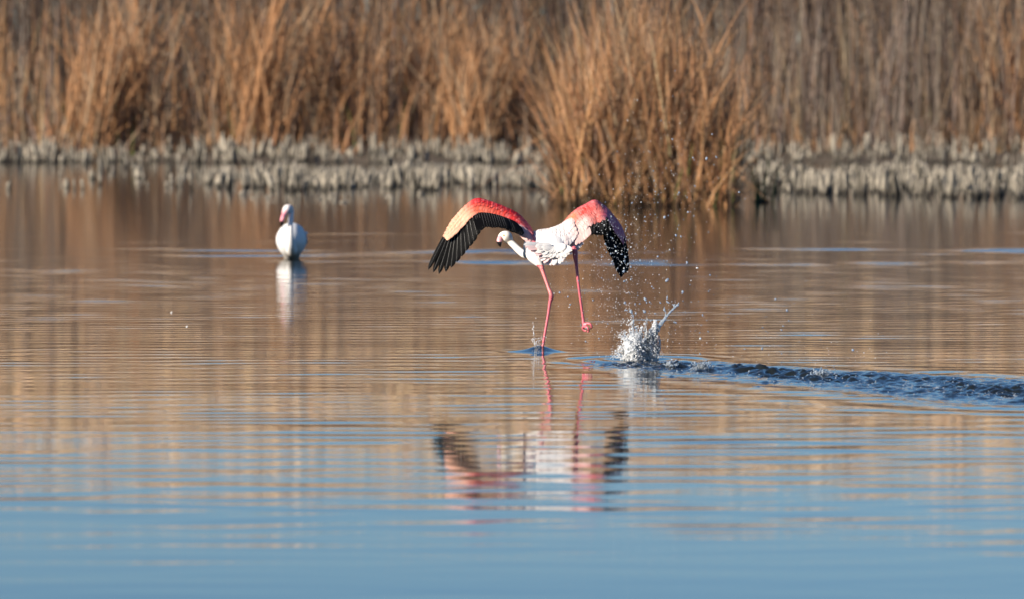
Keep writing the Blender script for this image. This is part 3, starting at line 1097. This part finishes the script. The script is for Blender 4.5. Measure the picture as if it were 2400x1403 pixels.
wing_l = add_wing(wl, col_left, 1)
wing_l['label'] = 'sunlit wing on the left, red coverts paling to peach towards the tip'
wl.covert_rows(5, 40, 0.040, col_left, O1, wing_l, 71, outward=0.02, split=2, s0=0.05, pale=0.34)
prim_l = [((1044, 553), (1003, 632)), ((1050, 554), (1015, 638)), ((1056, 553), (1028, 642)), ((1062, 549), (1044, 637)), ((1068, 543), (1057, 627)), ((1074, 537), (1070, 614)),
          ((1080, 530), (1082, 601)), ((1086, 523), (1092, 588)), ((1093, 516), (1102, 577)), ((1100, 510), (1111, 566)), ((1107, 505), (1119, 552))]
for i, (b, t) in enumerate(prim_l):
    f = i / 10
    w0 = 0.082 - 0.0012 * i
    ex = 0.2 if i < 7 else 0.04
    bb, tt = B(b[0] + ex * (b[0] - t[0]), b[1] + ex * (b[1] - t[1]), w0), B(t[0], t[1], 0.035 - 0.0025 * i)
    feather_obj('primary_feather', wing_l, O1, (bb, tt, np.array((-0.35, -0.9, 0.15)), (0.030, 0.033, 0.036, 0.042)[i] if i < 4 else 0.048, BLACK), [M_BLACK, M_RACHIS], bend=0.02, nl=12, sharp=0.42 if i < 4 else 0.22, slim=0.9 if i < 4 else 0.5)
secC = catmull([np.append(q, 0) for q in np.array([(1113, 505), (1128, 503), (1144, 504), (1160, 507), (1174, 511), (1188, 516), (1200, 521), (1214, 530)])])
secT = catmull([np.append(q, 0) for q in np.array([(1125, 541), (1135, 534), (1151, 533), (1167, 532), (1182, 535), (1197, 541), (1210, 547), (1223, 551)])])
for i in range(20):
    f = i / 19
    b, t = secC(f), secT(f)
    feather_obj('secondary_feather', wing_l, O1, (B(b[0] - 2, b[1] - 5, 0.075 - 0.001 * i), B(t[0] + random.uniform(-1, 1), t[1] + random.uniform(-1.5, 1.5), -0.05 - 0.0015 * i), np.array((0.0, -0.55, 0.83)), 0.034, BLACK),
                [M_BLACK, M_RACHIS], bend=0.03, nl=8, sharp=0.2, slim=0.6)
for i, (b, t, c) in enumerate([((1206, 523), (1229, 554), PALE * 0.95), ((1211, 525), (1236, 562), PALE), ((1217, 527), (1242, 568), PALE * np.array((1, .9, .95))), ((1224, 531), (1247, 573), PALE * np.array((.95, .7, .75))), ((1231, 535), (1250, 574), PINK)]):
    feather_obj('tertial_feather', wing_l, O1, (B(*b, .055), B(*t, -.035 - .004 * i), np.array((-0.2, -0.7, 0.6)), 0.042, c, c * 0.95), [M_FEATHER, M_RACHIS], bend=0.04, nl=8, sharp=0.3)

# right wing: arm lit, hand turned away from the sun
RL = [(1300, 534, .10), (1318, 526, .12), (1335, 507, .14), (1352, 492, .15), (1372, 481, .16), (1391, 471, .17), (1404, 476, .19), (1416, 487, .22), (1431, 505, .25), (1445, 521, .26), (1455, 540, .26), (1462, 567, .24)]
RC = [(1330, 570, -.08), (1352, 566, -.08), (1366, 550, -.05), (1378, 534, -.02), (1389, 527, .0), (1401, 525, .02), (1414, 519, .02), (1422, 517, .03), (1431, 529, .05), (1440, 545, .06), (1450, 559, .07), (1457, 570, .10)]
wr = Wing(RL, RC, B, 0.014)


def col_right(s, v):
    k = s * 11
    base = lerp(np.array((0.62, 0.12, 0.16)), np.array((0.70, 0.17, 0.14)), np.clip(v * 1.2, 0, 1))
    redp = np.exp(-((k - 3.6) / 1.1) ** 2 - ((v - 0.50) / 0.28) ** 2)
    base = lerp(base, np.array((0.70, 0.045, 0.03)), 0.9 * redp)
    ora = np.exp(-((k - 2.0) / 0.8) ** 2 - ((v - 0.38) / 0.25) ** 2)
    base = lerp(base, np.array((0.74, 0.25, 0.09)), 0.85 * ora)
    tert = np.clip((v - 0.62) * 4, 0, 1) * np.clip((4.0 - k) / 0.8, 0, 1)
    base = lerp(base, np.array((0.76, 0.54, 0.49)), tert)
    wh = np.clip((1.5 - k) / 0.6, 0, 1)
    base = lerp(base, WHITE, wh)
    hand = np.clip((k - 6.0) / 0.8, 0, 1)
    return lerp(base, np.array((0.66, 0.14, 0.22)), hand)


wing_r = add_wing(wr, col_right, 2)
wing_r['label'] = 'wing on the right, pink arm and shaded black hand flecked with spray'
wr.covert_rows(6, 40, 0.036, col_right, O1, wing_r, 72, outward=0.015, split=2, s0=0.08, pale=0.42)
prim_r = [((1459, 566), (1468, 640)), ((1455, 562), (1457, 650)), ((1450, 556), (1450, 639)), ((1444, 548), (1444, 620)), ((1438, 539), (1437, 606)), ((1433, 531), (1431, 594)), ((1428, 524), (1427, 582)), ((1424, 518), (1424, 570)), ((1420, 515), (1422, 558))]
for i, (b, t) in enumerate(prim_r):
    w0 = 0.10 - 0.006 * i
    feather_obj('primary_feather', wing_r, O1, (B(b[0], b[1] - 10, w0 + .03), B(t[0], t[1], 0.06 - 0.010 * i), np.array((0.45, -0.88, 0.1)), 0.052, BLACK * 0.8), [M_BLACK, M_RACHIS], bend=0.04, nl=10, sharp=0.34 if i < 2 else 0.24, slim=0.55)
rsC = [(1374, 532), (1384, 527), (1394, 524), (1404, 522), (1413, 517), (1420, 515)]
rsT = [(1377, 553), (1386, 549), (1395, 549), (1405, 552), (1413, 551), (1421, 552)]
fC = catmull([np.append(q, 0) for q in rsC])
fT = catmull([np.append(q, 0) for q in rsT])
for i in range(14):
    f = i / 13
    b, t = fC(f), fT(f)
    feather_obj('secondary_feather', wing_r, O1, (B(b[0], b[1] - 5, 0.03), B(t[0] + random.uniform(-1, 1), t[1] + random.uniform(-1.5, 1.5), -0.08 + 0.002 * i), np.array((-0.1, -0.7, 0.7)), 0.034, BLACK * 0.8), [M_BLACK, M_RACHIS], bend=0.03, nl=8, sharp=0.2, slim=0.6)
for i, (b, t) in enumerate([((1370, 526), (1378, 554)), ((1364, 527), (1372, 560)), ((1358, 528), (1365, 566)), ((1352, 530), (1358, 570)), ((1345, 532), (1351, 573))]):
    feather_obj('tertial_feather', wing_r, O1, (B(*b, .02 - .004 * i), B(*t, -.09 - .006 * i), np.array((-0.2, -0.8, 0.5)), 0.048, np.array((0.76, 0.55, 0.50)), np.array((0.76, 0.50, 0.46))), [M_FEATHER, M_RACHIS], bend=0.04, nl=8, sharp=0.35)

# white mantle and scapulars over the back, reaching onto the right wing
mantle = Wing([(1262, 542, .13), (1280, 540, .12), (1298, 535, .10), (1316, 527, .105), (1332, 516, .112), (1342, 511, .118)], [(1268, 574, -.08), (1284, 580, -.14), (1302, 582, -.16), (1320, 580, -.155), (1336, 573, -.115), (1348, 556, -.066)], B, 0.018)


def col_mantle(s, v):
    c = WHITE * 1.0
    o = np.clip((s - 0.74) / 0.18, 0, 1) * np.clip((0.5 - v) * 3, 0, 1)
    c = lerp(c, np.array((0.78, 0.34, 0.14)), o * 0.85)
    return lerp(c, np.array((0.78, 0.60, 0.53)), np.clip((s - 0.8) / 0.2, 0, 1) * np.clip(v, 0, 1))


mV, mF = mantle.shell(28, 9, 0.02)
mo = link('mantle', np_mesh('mantle', mV - O1, mF, M_PLUME, np.tile(WHITE, (len(mV), 1))), bird)
mantle.covert_rows(6, 18, 0.042, col_mantle, O1, mo, 73, outward=0.03, split=2, name='scapular_feather', mass='mantle_down')

# fanned tail and the ruffled feathers under it
TC = (1300, 578)
tail = None
tips = [(1228, 572), (1231, 577), (1236, 583), (1243, 588), (1251, 592), (1255, 598), (1261, 605), (1268, 611), (1275, 616), (1282, 619), (1290, 621), (1298, 621), (1306, 620), (1313, 617), (1319, 612), (1324, 606), (1328, 600)]
tips_r = [(1336, 587), (1345, 590), (1353, 588), (1358, 583), (1363, 577), (1369, 570)]
V0, F0 = sweep([Br(1300, 575, -.08, .05, .035), Br(1300, 578, -.14, .045, .024), Br(1300, 580, -.18, .012, .008)], 12, 14)
tail = link('tail', np_mesh('tail', V0 - O1, F0, M_PLUME, np.tile(WHITE, (len(V0), 1))), bird)
BLUSH = np.array((0.88, 0.55, 0.53))
r = np.random.default_rng(77)
for i, t in enumerate(tips):
    b = (TC[0] + (t[0] - TC[0]) * 0.2, TC[1] + (t[1] - TC[1]) * 0.2)
    c = lerp(WHITE, BLUSH, [0.0, 0.75, 0.9, 0.4, 0.7, 0.9, 0.5, 0.2, 0.75, 0.3, 0.6, 0.05, 0.3, 0.0, 0.2, 0.0, 0.1][i])
    nn = np.array(((t[0] - TC[0]) / 160.0 + r.normal(0, 0.04), -0.85, 0.45 + r.normal(0, 0.04))) + np.array((-0.25, 0, 0))
    feather_obj('tail_feather', tail, O1, (B(*b, -.15), B(*t, -.215 - 0.006 * (i % 3)), nn, 0.034 + 0.006 * r.random(), lerp(WHITE, c, 0.4), c), [M_FEATHER, M_RACHIS], bend=0.06, nl=8, sharp=0.3, slim=0.5, camber=0.14)
for i, t in enumerate(tips_r):
    feather_obj('tail_feather', tail, O1, (B(1322 + (t[0] - 1340) * 0.1, 575 + (t[1] - 580) * 0.15, -.07), B(*t, -.10 + 0.004 * (i % 2)), np.array((0.2, -0.9, 0.35)), 0.026, WHITE, lerp(WHITE, BLUSH, 0.2 * (i % 3))), [M_FEATHER, M_RACHIS], bend=0.06, nl=8, sharp=0.3, slim=0.5, camber=0.3)
for row, (rx, ry, n, w) in enumerate(((46, 31, 14, -.217), (30, 20, 10, -.212))):
    for i in range(n):
        a = math.pi * (0.10 + 0.86 * (i + r.uniform(-0.2, 0.2)) / (n - 1))
        t = (1299 + math.cos(a) * rx * r.uniform(0.85, 1.1), 576 + math.sin(a) * ry * r.uniform(0.85, 1.1))
        feather_obj('tail_covert_feather', tail, O1, (B(1299 + math.cos(a) * rx * 0.25, 574 + math.sin(a) * ry * 0.2, -.185 - 0.005 * row), B(*t, w), np.array((math.cos(a) * 0.2 - 0.1, -0.85, 0.42)), 0.040 + 0.006 * r.random(), WHITE, WHITE * np.array((1, .97, .96))), [M_FEATHER, M_RACHIS], bend=0.05, nl=7, sharp=0.45, slim=0.7, camber=0.10)

# ------------------------------------------------------------------ the standing flamingo
Y2 = STAND[1]


def S(x, y, w=0.0):
    return px(x, y, Y2 + w)


def Sr(x, y, w, r1, r2=None):
    return np.append(S(x, y, w), (r1, r1 if r2 is None else r2))


O2 = np.array((STAND[0], STAND[1], 0.0))
bird2 = empty('flamingo', O2)
tag(bird2, 'white flamingo standing belly-deep and facing us, bill tucked down', 'flamingo', 'flamingos')


def ellipsoid(c, rx, ry, rz, n=20, m=24, taper=0.0):
    V, F = [], []
    for i in range(n + 1):
        a = math.pi * i / n
        for j in range(m):
            b = 2 * math.pi * j / m
            z = math.cos(a)
            q = 1 - taper * max(0, -z) ** 1.5
            V.append(c + np.array((math.sin(a) * math.cos(b) * rx * q, math.sin(a) * math.sin(b) * ry * q, z * rz)))
    for i in range(n):
        for j in range(m):
            F.append((i * m + j, (i + 1) * m + j, (i + 1) * m + (j + 1) % m, i * m + (j + 1) % m))
    return np.array(V), F


b1 = ellipsoid(S(683, 566, 0.08), 0.124, 0.27, 0.152, taper=0.30)
b2 = ellipsoid(S(684, 552, 0.22), 0.112, 0.26, 0.100)
neck = sweep([Sr(684, 590, -.10, .045, .045), Sr(682, 575, -.19, .034, .034), Sr(681, 556, -.225, .027, .027), Sr(680.5, 538, -.225, .024, .024), Sr(681, 522, -.205, .0225, .0225), Sr(682, 508, -.18, .022, .022), Sr(683, 497, -.16, .022, .022), Sr(681, 489, -.17, .024, .024), Sr(676, 487, -.19, .026, .026)], 50, 14)
head2 = sweep([Sr(682, 492, -.155, .016, .018), Sr(678, 489, -.17, .029, .030), Sr(673.5, 490, -.195, .035, .034), Sr(670, 495, -.215, .032, .030), Sr(667, 501, -.23, .024, .023), Sr(666, 505, -.235, .017, .017)], 22, 14)
lg = [sweep([Sr(x, 600, .10, .03, .03), Sr(x, 615, .10, .014, .014), Sr(x, 640, .08, .012, .012), Sr(x, 700, .10, .011, .011)], 20, 8) for x in (672, 695)]
me, co = skin([b1, b2, neck, head2] + lg, 0.0055, 4)
col = np.tile(WHITE, (len(co), 1))
hm = (co[:, 2] > S(0, 512, -.2)[2])[:, None]
col = np.where(hm, np.array((0.86, 0.76, 0.72)), col)
fd2 = np.linalg.norm(co - S(667, 501, -.24), axis=1)
col = lerp(np.array((0.84, 0.42, 0.44)), col, soft(fd2, 0.02, 0.045)[:, None])
wet = 1 - soft(co[:, 2], 0.015, 0.075)
col = col * (1 - 0.55 * wet[:, None]) * (1 - wet[:, None] * np.array((0.0, 0.12, 0.25)))
me.vertices.foreach_set('co', (co - O2).astype(np.float32).ravel())
paint(me, col)
me.materials.append(M_PLUME)
me.polygons.foreach_set('use_smooth', np.ones(len(me.polygons), bool))
me.name = 'body'
link('body', me, bird2)
bv, bf = sweep([Sr(668, 499, -.225, .0185, .018), Sr(665, 505, -.245, .018, .018), Sr(662.5, 511, -.26, .0175, .0175), Sr(661, 517, -.265, .0165, .016), Sr(661, 523, -.26, .0130, .013), Sr(661.5, 529, -.25, .008, .009), Sr(662, 533, -.245, .002, .002)], 30, 14)
bc = np.where((bv[:, 2] < S(0, 518.5, -.26)[2])[:, None], BLACK * 1.2, np.array((0.84, 0.30, 0.36)))
link('bill', np_mesh('bill', bv - O2, bf, M_BILL, bc), bird2)
for (ex, ey) in ((665.5, 492), (677, 494)):
    ev, ef = sweep([Sr(ex, ey, -.228, .001), Sr(ex, ey, -.224, .005), Sr(ex, ey, -.212, .005), Sr(ex, ey, -.208, .001)], 8, 10)
    link('eye', np_mesh('eye', ev - O2, ef, M_BILL, np.tile((0.30, 0.2, 0.06), (len(ev), 1))), bird2)
for sgn in (-1, 1):
    c = 683.5
    L2 = [(c + sgn * 16, 532, .02), (c + sgn * 26, 538, .10), (c + sgn * 31, 546, .22), (c + sgn * 28, 552, .36), (c + sgn * 18, 556, .48)]
    C2 = [(c + sgn * 24, 552, -.01), (c + sgn * 34.5, 562, .08), (c + sgn * 36, 572, .20), (c + sgn * 32, 574, .34), (c + sgn * 20, 570, .50)]
    W2 = Wing(L2, C2, S, 0.012)
    V0, F0 = W2.shell(20, 7, 0.02)
    # push the shell outwards, away from the body
    wcol = np.array((0.88, 0.76, 0.76))
    wo2 = link('folded_wing', np_mesh('folded_wing', V0 - O2, F0, M_PLUME, np.tile(wcol, (len(V0), 1))), bird2)
    for i in range(7):
        f = i / 6
        b = W2.at(0.15 + 0.1 * f, 0.1 + 0.75 * f)
        t = W2.at(0.75, 0.1 + 0.8 * f)
        nn = np.array((sgn * 0.85, -0.3, 0.4))
        feather_obj('wing_feather', wo2, O2, (b + nn * 0.004, t + nn * 0.006, nn, 0.05, wcol, WHITE), [M_FEATHER, M_RACHIS], bend=0.06, nl=7, sharp=0.4)


# ------------------------------------------------------------------ splash, spray and drops
def ico(sub):
    bm = bmesh.new()
    bmesh.ops.create_icosphere(bm, subdivisions=sub, radius=1.0)
    V = np.array([v.co[:] for v in bm.verts])
    F = np.array([[v.index for v in f.verts] for f in bm.faces])
    bm.free()
    return V, F


ICO1, ICO2 = ico(1), ico(2)


def blobs(pts, rad, seed, stretch=0.35, tmpl=ICO1):
    r = np.random.default_rng(seed)
    n = len(pts)
    V0, F0 = tmpl
    sc = rad[:, None, None] * (1 + stretch * r.normal(0, 1, (n, 1, 3))).clip(0.45, 1.9)
    V = V0[None] * sc * (1 + 0.12 * r.normal(0, 1, (n, len(V0), 1)))
    V = V + pts[:, None, :]
    F = F0[None] + (np.arange(n) * len(V0))[:, None, None]
    return V.reshape(-1, 3), F.reshape(-1, 3)


SY = depth_of(843)


def SP(x, y, w=0.0):
    return px(x, y, SY + w)


O3 = np.array((SP(1495, 843)[0], SY, 0.0))
splash = empty('splash', O3)
tag(splash, 'tall white splash of water thrown up behind the running flamingo', 'splash', 'splashes')
r = np.random.default_rng(81)
pts, rad = [], []
for i in range(6500):                           # the white bulb, thinning outwards, streaked upwards
    a = r.uniform(0, 2 * math.pi)
    q = abs(r.normal(0, 0.52))
    x = 1486 + math.cos(a) * 36 * q * (1 + 0.25 * math.sin(5 * a + 1))
    y = 810 + math.sin(a) * 48 * q * (1 + 0.3 * math.sin(7 * a + 2.2) + 0.18 * math.sin(13 * a))
    if y > 845:
        y = 845 - r.random() * 18
        x = 1490 + (x - 1488) * 1.2
    pts.append(SP(x + r.normal(0, 1), y + r.normal(0, 1.5), r.normal(0, 0.035)))
    rad.append(r.uniform(0.0010, 0.0029) if r.random() < 0.94 else r.uniform(0.003, 0.006))
for i in range(3600):                           # the sheet leaning to the right
    t = r.random() ** 0.9
    u = r.random()
    xl, xr = 1496 + 34 * t, 1534 + 19 * t - 14 * t * t
    x = xl + (xr - xl) * u
    y = 843 - 86 * t + 6 * math.sin(x * 0.4)
    if r.random() < 0.35 + 0.4 * math.sin(x * 0.5 + t * 4):
        continue
    pts.append(SP(x + r.normal(0, 1.6), y + r.normal(0, 2.2), 0.03 + r.normal(0, 0.018)))
    rad.append(r.uniform(0.0009, 0.0026) if r.random() < 0.9 else r.uniform(0.003, 0.006))
for i in range(650):                           # flung rim
    a = r.uniform(0.02, 0.98) * math.pi
    q = 1 + abs(r.normal(0, 0.2))
    pts.append(SP(1494 - math.cos(a) * 46 * q, 840 - math.sin(a) * 62 * q * r.uniform(0.2, 1), r.normal(0, 0.06)))
    rad.append(r.uniform(0.0007, 0.0026))
pts = np.array(pts)
rad = np.array(rad)[pts[:, 2] > -0.002]
pts = pts[pts[:, 2] > -0.002]
white = pts[:, 0] < SP(1512, 0)[0] + r.normal(0, 0.02, len(pts))
for sel, mt in ((white, M_FOAM), (~white, M_FOAM)):
    V, F = blobs(pts[sel] - O3, rad[sel], 1)
    o = link('spray_body', np_mesh('spray_body', V, F, mt), splash)
    tag(o, kind='stuff')
# the sheets the spray breaks from: thin, ragged, open at the top
def sheet(x0, x1, ytop, bow, seed, w0):
    q = np.random.default_rng(seed)
    nu, nv = 34, 22
    V, F = [], []
    hh = [1 + 0.25 * math.sin(i * 0.9 + seed) + 0.18 * q.normal() for i in range(nu)]
    for i in range(nu):
        u = i / (nu - 1)
        for j in range(nv):
            t = j / (nv - 1)
            x = x0 + (x1 - x0) * u + (u - 0.5) * 10 * t
            y = 846 - (846 - ytop) * t * hh[i] * (0.55 + 0.45 * math.sin(math.pi * (0.12 + 0.8 * u)))
            V.append(SP(x + q.normal(0, 0.9), y, w0 + bow * math.sin(math.pi * u) + q.normal(0, 0.006)))
    n0 = len(V)
    V += [v + np.array((0, 0.004, 0)) for v in V[:n0]]
    for i in range(nu - 1):
        for j in range(nv - 1):
            if j > 9 and q.random() < 0.18 * (j - 9) / 6:
                continue
            a = i * nv + j
            F.append((a, a + nv, a + nv + 1, a + 1))
            F.append((n0 + a + 1, n0 + a + nv + 1, n0 + a + nv, n0 + a))
    link('water_sheet', np_mesh('water_sheet', np.array(V) - O3, F, M_FOAM), splash)


cv, cf = [], []
for i in range(15):
    a = math.pi * i / 14
    for j in range(26):
        b = 2 * math.pi * j / 26
        q = (1 + 0.07 * r.normal()) * (1 + 0.10 * math.sin(4 * b + 3 * a) + 0.12 * math.sin(9 * b) * (a < 1.2))
        cv.append(SP(1487 + math.sin(a) * math.cos(b) * (27 + 6 * math.cos(a) * -1) * q, 820 - math.cos(a) * 36 * q, 0.005 + math.sin(a) * math.sin(b) * 0.055 * q))
for i in range(14):
    for j in range(26):
        cf.append((i * 26 + j, (i + 1) * 26 + j, (i + 1) * 26 + (j + 1) % 26, i * 26 + (j + 1) % 26))
link('water_column', np_mesh('water_column', np.array(cv) - O3, cf, M_FOAM), splash)
sheet(1464, 1516, 806, -0.04, 3, -0.01)
sheet(1504, 1544, 778, -0.03, 5, 0.02)
jets = [[(1520, 800, .030), (1534, 778, .022), (1545, 763, .014), (1556, 748, .0095), (1565, 737, .007), (1573, 728, .006), (1579, 722, .005), (1588, 714, .0065), (1592, 708, .003)],
        [(1561, 741, .006), (1560, 731, .005), (1557, 724, .007), (1558, 718, .003)],
        [(1580, 722, .004), (1581, 714, .006), (1575, 712, .003), (1566, 708, .005), (1562, 704, .003), (1564, 697, .004), (1563, 690, .002)],
        [(1480, 782, .012), (1482, 768, .005), (1485, 757, .004), (1484, 746, .005), (1482, 735, .004), (1479, 729, .009), (1478, 725, .004)],
        [(1492, 780, .010), (1490, 768, .006), (1488, 764, .004)],
        [(1500, 785, .012), (1503, 772, .006), (1506, 768, .004)],
        [(1515, 778, .007), (1516, 764, .003), (1516, 754, .004), (1517, 750, .002)],
        [(1468, 800, .012), (1464, 784, .006), (1466, 776, .004)],
        [(1454, 830, .010), (1446, 826, .005), (1440, 822, .003), (1437, 817, .0018)]]
for jp in jets:
    f = catmull([np.append(SP(x, y, 0.02), q * 0.85) for x, y, q in jp])
    length = sum(math.hypot(p1[0] - p0[0], p1[1] - p0[1]) for p0, p1 in zip(jp[:-1], jp[1:]))
    nb = max(8, int(length / 1.6))
    beads = []
    for i in range(nb):
        q = f(i / (nb - 1))
        rad_ = q[3] * (1 + 0.30 * math.sin(i * 0.9 + r.random() * 2) + 0.16 * r.normal())
        rad_ = max(rad_, 0.0016)
        beads.append((ICO1[0] * rad_ * np.array((1, 0.7, 1.15)) + q[:3] + r.normal(0, 0.0010, 3), [tuple(t) for t in ICO1[1]]))
    me, co = skin(beads, 0.0021, 1)
    me.vertices.foreach_set('co', (co - O3).astype(np.float32).ravel())
    me.materials.clear()
    me.materials.append(M_DROP)
    me.polygons.foreach_set('use_smooth', np.ones(len(me.polygons), bool))
    me.name = 'water_jet'
    link('water_jet', me, splash)

# small splash where the foot has just gone in
O4 = np.array((FOOT[0], FOOT[1], 0.0))
fs = empty('splash', O4)
tag(fs, 'small splash where the flamingo\'s foot strikes the water', 'splash', 'splashes')
pts, rad = [], []
for i in range(240):
    s = r.random() ** 1.8
    x = 1262 + r.normal(0, 1) * (6 + 3 * s) + (-2 * s)
    pts.append(B(x, 822 - 34 * s + r.normal(0, 2), r.normal(0, .02)))
    rad.append(r.uniform(0.0012, 0.0034))
for i in range(26):
    f = i / 25
    pts.append(B(1253 - 4 * f + r.normal(0, 1), 800 - 46 * f, 0))
    rad.append(r.uniform(0.0014, 0.0035))
V, F = blobs(np.array(pts) - O4, np.array(rad), 2)
o = link('spray_body', np_mesh('spray_body', V, F, M_FOAM), fs)
tag(o, kind='stuff')

# froth on the humps of the wake
for (fx, fy, ww, hh, n, lab) in ((1572, 862, 16, 16, 240, 'bubbling froth on the wake nearest the tall splash'), (1645, 866, 22, 18, 300, 'second patch of froth along the wake, right of the tall splash'),
                                 (1925, 884, 28, 16, 260, 'farthest patch of froth along the wake, around a big glassy blob')):
    c = wpt(fx, fy)
    e = empty('froth', (c[0], c[1], 0))
    tag(e, lab, 'froth', 'froth along the wake')
    pts = np.array([px(fx + r.normal(0, ww * 0.5), fy - abs(r.normal(0, hh * 0.5)), c[1] + r.normal(0, 0.03)) for i in range(n)])
    V, F = blobs(pts - np.array((c[0], c[1], 0)), r.uniform(0.0018, 0.006, n), int(fx))
    o = link('bubble_mass', np_mesh('bubble_mass', V, F, M_DROP), e)
    tag(o, kind='stuff')
    V, F = blobs(np.array([px(fx + r.normal(0, ww * 0.25), fy - hh * 0.6, c[1]) for i in range(5)]) - np.array((c[0], c[1], 0)), r.uniform(0.010, 0.016, 5), 3, 0.2, ICO2)
    o = link('glassy_blob', np_mesh('glassy_blob', V, F, M_DROP), e)

# drops in flight
T_DROP = []
for i in range(6):
    V, F = blobs(np.zeros((1, 3)), np.array([1.0]), 900 + i, 0.22, ICO2)
    V = V * (1 + 0.0 * V)
    T_DROP.append(np_mesh('water_drop', V, F, M_DROP))
zones = [(52, 'glinting water drop against the dark hanging tip of the right wing', 'drops by the right wing', lambda: (r.uniform(1400, 1480), r.uniform(520, 660))),
         (45, 'glinting water drop high against the big reed clump', 'drops before the reed clump', lambda: (1560 + r.normal(0, 75), 480 - abs(r.normal(0, 110)))),
         (60, 'glinting water drop low in the air just over the tall splash', 'drops just over the tall splash', lambda: (1530 + r.normal(0, 50), r.uniform(650, 790))),
         (55, 'glinting water drop between the tall splash and the reed clump\'s waterline', 'drops high over the tall splash', lambda: (1540 + r.normal(0, 60), r.uniform(490, 640))),
         (28, 'scattered water drop over the near half of the wake', 'drops over the start of the wake', lambda: (r.uniform(1620, 1800), 855 - abs(r.normal(0, 120)))),
         (22, 'stray water drop far right over the wake', 'drops far along the wake', lambda: (r.uniform(1810, 2010), 865 - abs(r.normal(0, 100)))),
         (20, 'stray water drop in the air beside the running flamingo\'s legs', 'drops by the legs', lambda: (r.uniform(1290, 1440), r.uniform(600, 800)))]
for (n, lab, grp, fn) in zones:
    for i in range(n):
        x, y = fn()
        o = link('water_drop', T_DROP[r.integers(0, 6)], None, px(x, y, SY - 0.2 + r.normal(0, 0.35)))
        q = min(0.0030 * math.exp(r.normal(0, 0.45)), 0.0058 if 'wing' in lab else 0.0095)
        o.scale = (q, q, q * r.uniform(0.9, 1.6))
        o.rotation_euler = (r.uniform(-0.6, 0.6), r.uniform(-0.8, 0.8), r.uniform(0, 6))
        tag(o, lab, 'water drop', grp)
pts = []
for i in range(1500):
    k = r.random()
    if k < 0.30:
        x, y = r.uniform(1395, 1500), r.uniform(500, 760)
    elif k < 0.62:
        x, y = 1510 + r.normal(0, 75), r.uniform(480, 850)
    elif k < 0.76:
        x, y = 1540 + r.normal(0, 90), 480 - abs(r.normal(0, 110))
    elif k < 0.9:
        x, y = r.uniform(1500, 2100), 880 - abs(r.normal(0, 60))
    else:
        x, y = r.uniform(1250, 1450), r.uniform(560, 810)
    pts.append(px(x, y, SY - 0.2 + r.normal(0, 0.3)))
V, F = blobs(np.array(pts), 0.0014 * np.exp(r.normal(0, 0.35, len(pts))), 4)
o = link('spray_mist', np_mesh('spray_mist', V, F, M_FOAM))
tag(o, 'fine mist of tiny droplets hanging round the splash and the right wing', 'spray', kind='stuff')
n = 260
pts = np.array([px(q[0], q[1] - abs(r.normal(0, 3)), depth_of(q[1])) for q in [(r.uniform(1430, 2400), 0) for i in range(n)] for q in [(q[0], 852 + 0.068 * (q[0] - 1490) + r.normal(8, 10))]])
V, F = blobs(pts, r.uniform(0.0015, 0.005, n), 5)
o = link('wake_drops', np_mesh('wake_drops', V, F, M_DROP))
tag(o, 'little drops bouncing off the broken water of the wake', 'spray', kind='stuff')

# ------------------------------------------------------------------ small floating things
fl = wpt(1555, 969)
v = strands(np.array([[-0.075, 0, 0.004]]), np.array([0.15]), np.array([math.pi / 2 - 0.03]), np.array([0.05]), np.array([0.0]), np.array([0.012]), np.array([(0.16, 0.17, 0.04)]), 6, face=np.array([1.57]))
V = np.concatenate([v[0], v[0] - np.array((0, 0, 0.003))])
F = np.concatenate([v[1], v[1][:, ::-1] + len(v[0])])
o = link('floating_leaf', np_mesh('floating_leaf', V, F, M_REED, np.tile((0.16, 0.17, 0.04), (len(V), 1))), None, (fl[0], fl[1], 0.004))
tag(o, 'olive reed leaf floating below the tall splash', 'leaf')
for (x, y, lab) in ((437, 765, 'tiny white down feather floating on the water at the left'), (401, 732, 'speck of white down farther out on the water at the left')):
    c = wpt(x, y)
    a = feather(np.array((-0.004, 0, 0.001)), np.array((0.008, 0.0, 0.007)), np.array((0, -1, 0.3)), 0.007, WHITE, WHITE, nl=5)
    o = link('down_feather', np_mesh('down_feather', a[0], a[1], [M_FEATHER, M_FEATHER], a[2], midx=a[3]), None, (c[0], c[1], 0.0))
    tag(o, lab, 'feather')
tw = wpt(664, 483)
v, f = sweep([np.append((0.05, 0, -0.03), (.006, .006)), np.append((0.0, 0, 0.03), (.005, .005)), np.append((-0.07, 0, 0.10), (.003, .003))], 8, 6)
o = link('twig', np_mesh('twig', v, f, M_STUB, np.tile((0.09, 0.06, 0.045), (len(v), 1))), None, (tw[0], tw[1], 0))
tag(o, 'thin dark twig slanting out of the water behind the standing flamingo\'s head', 'twig')
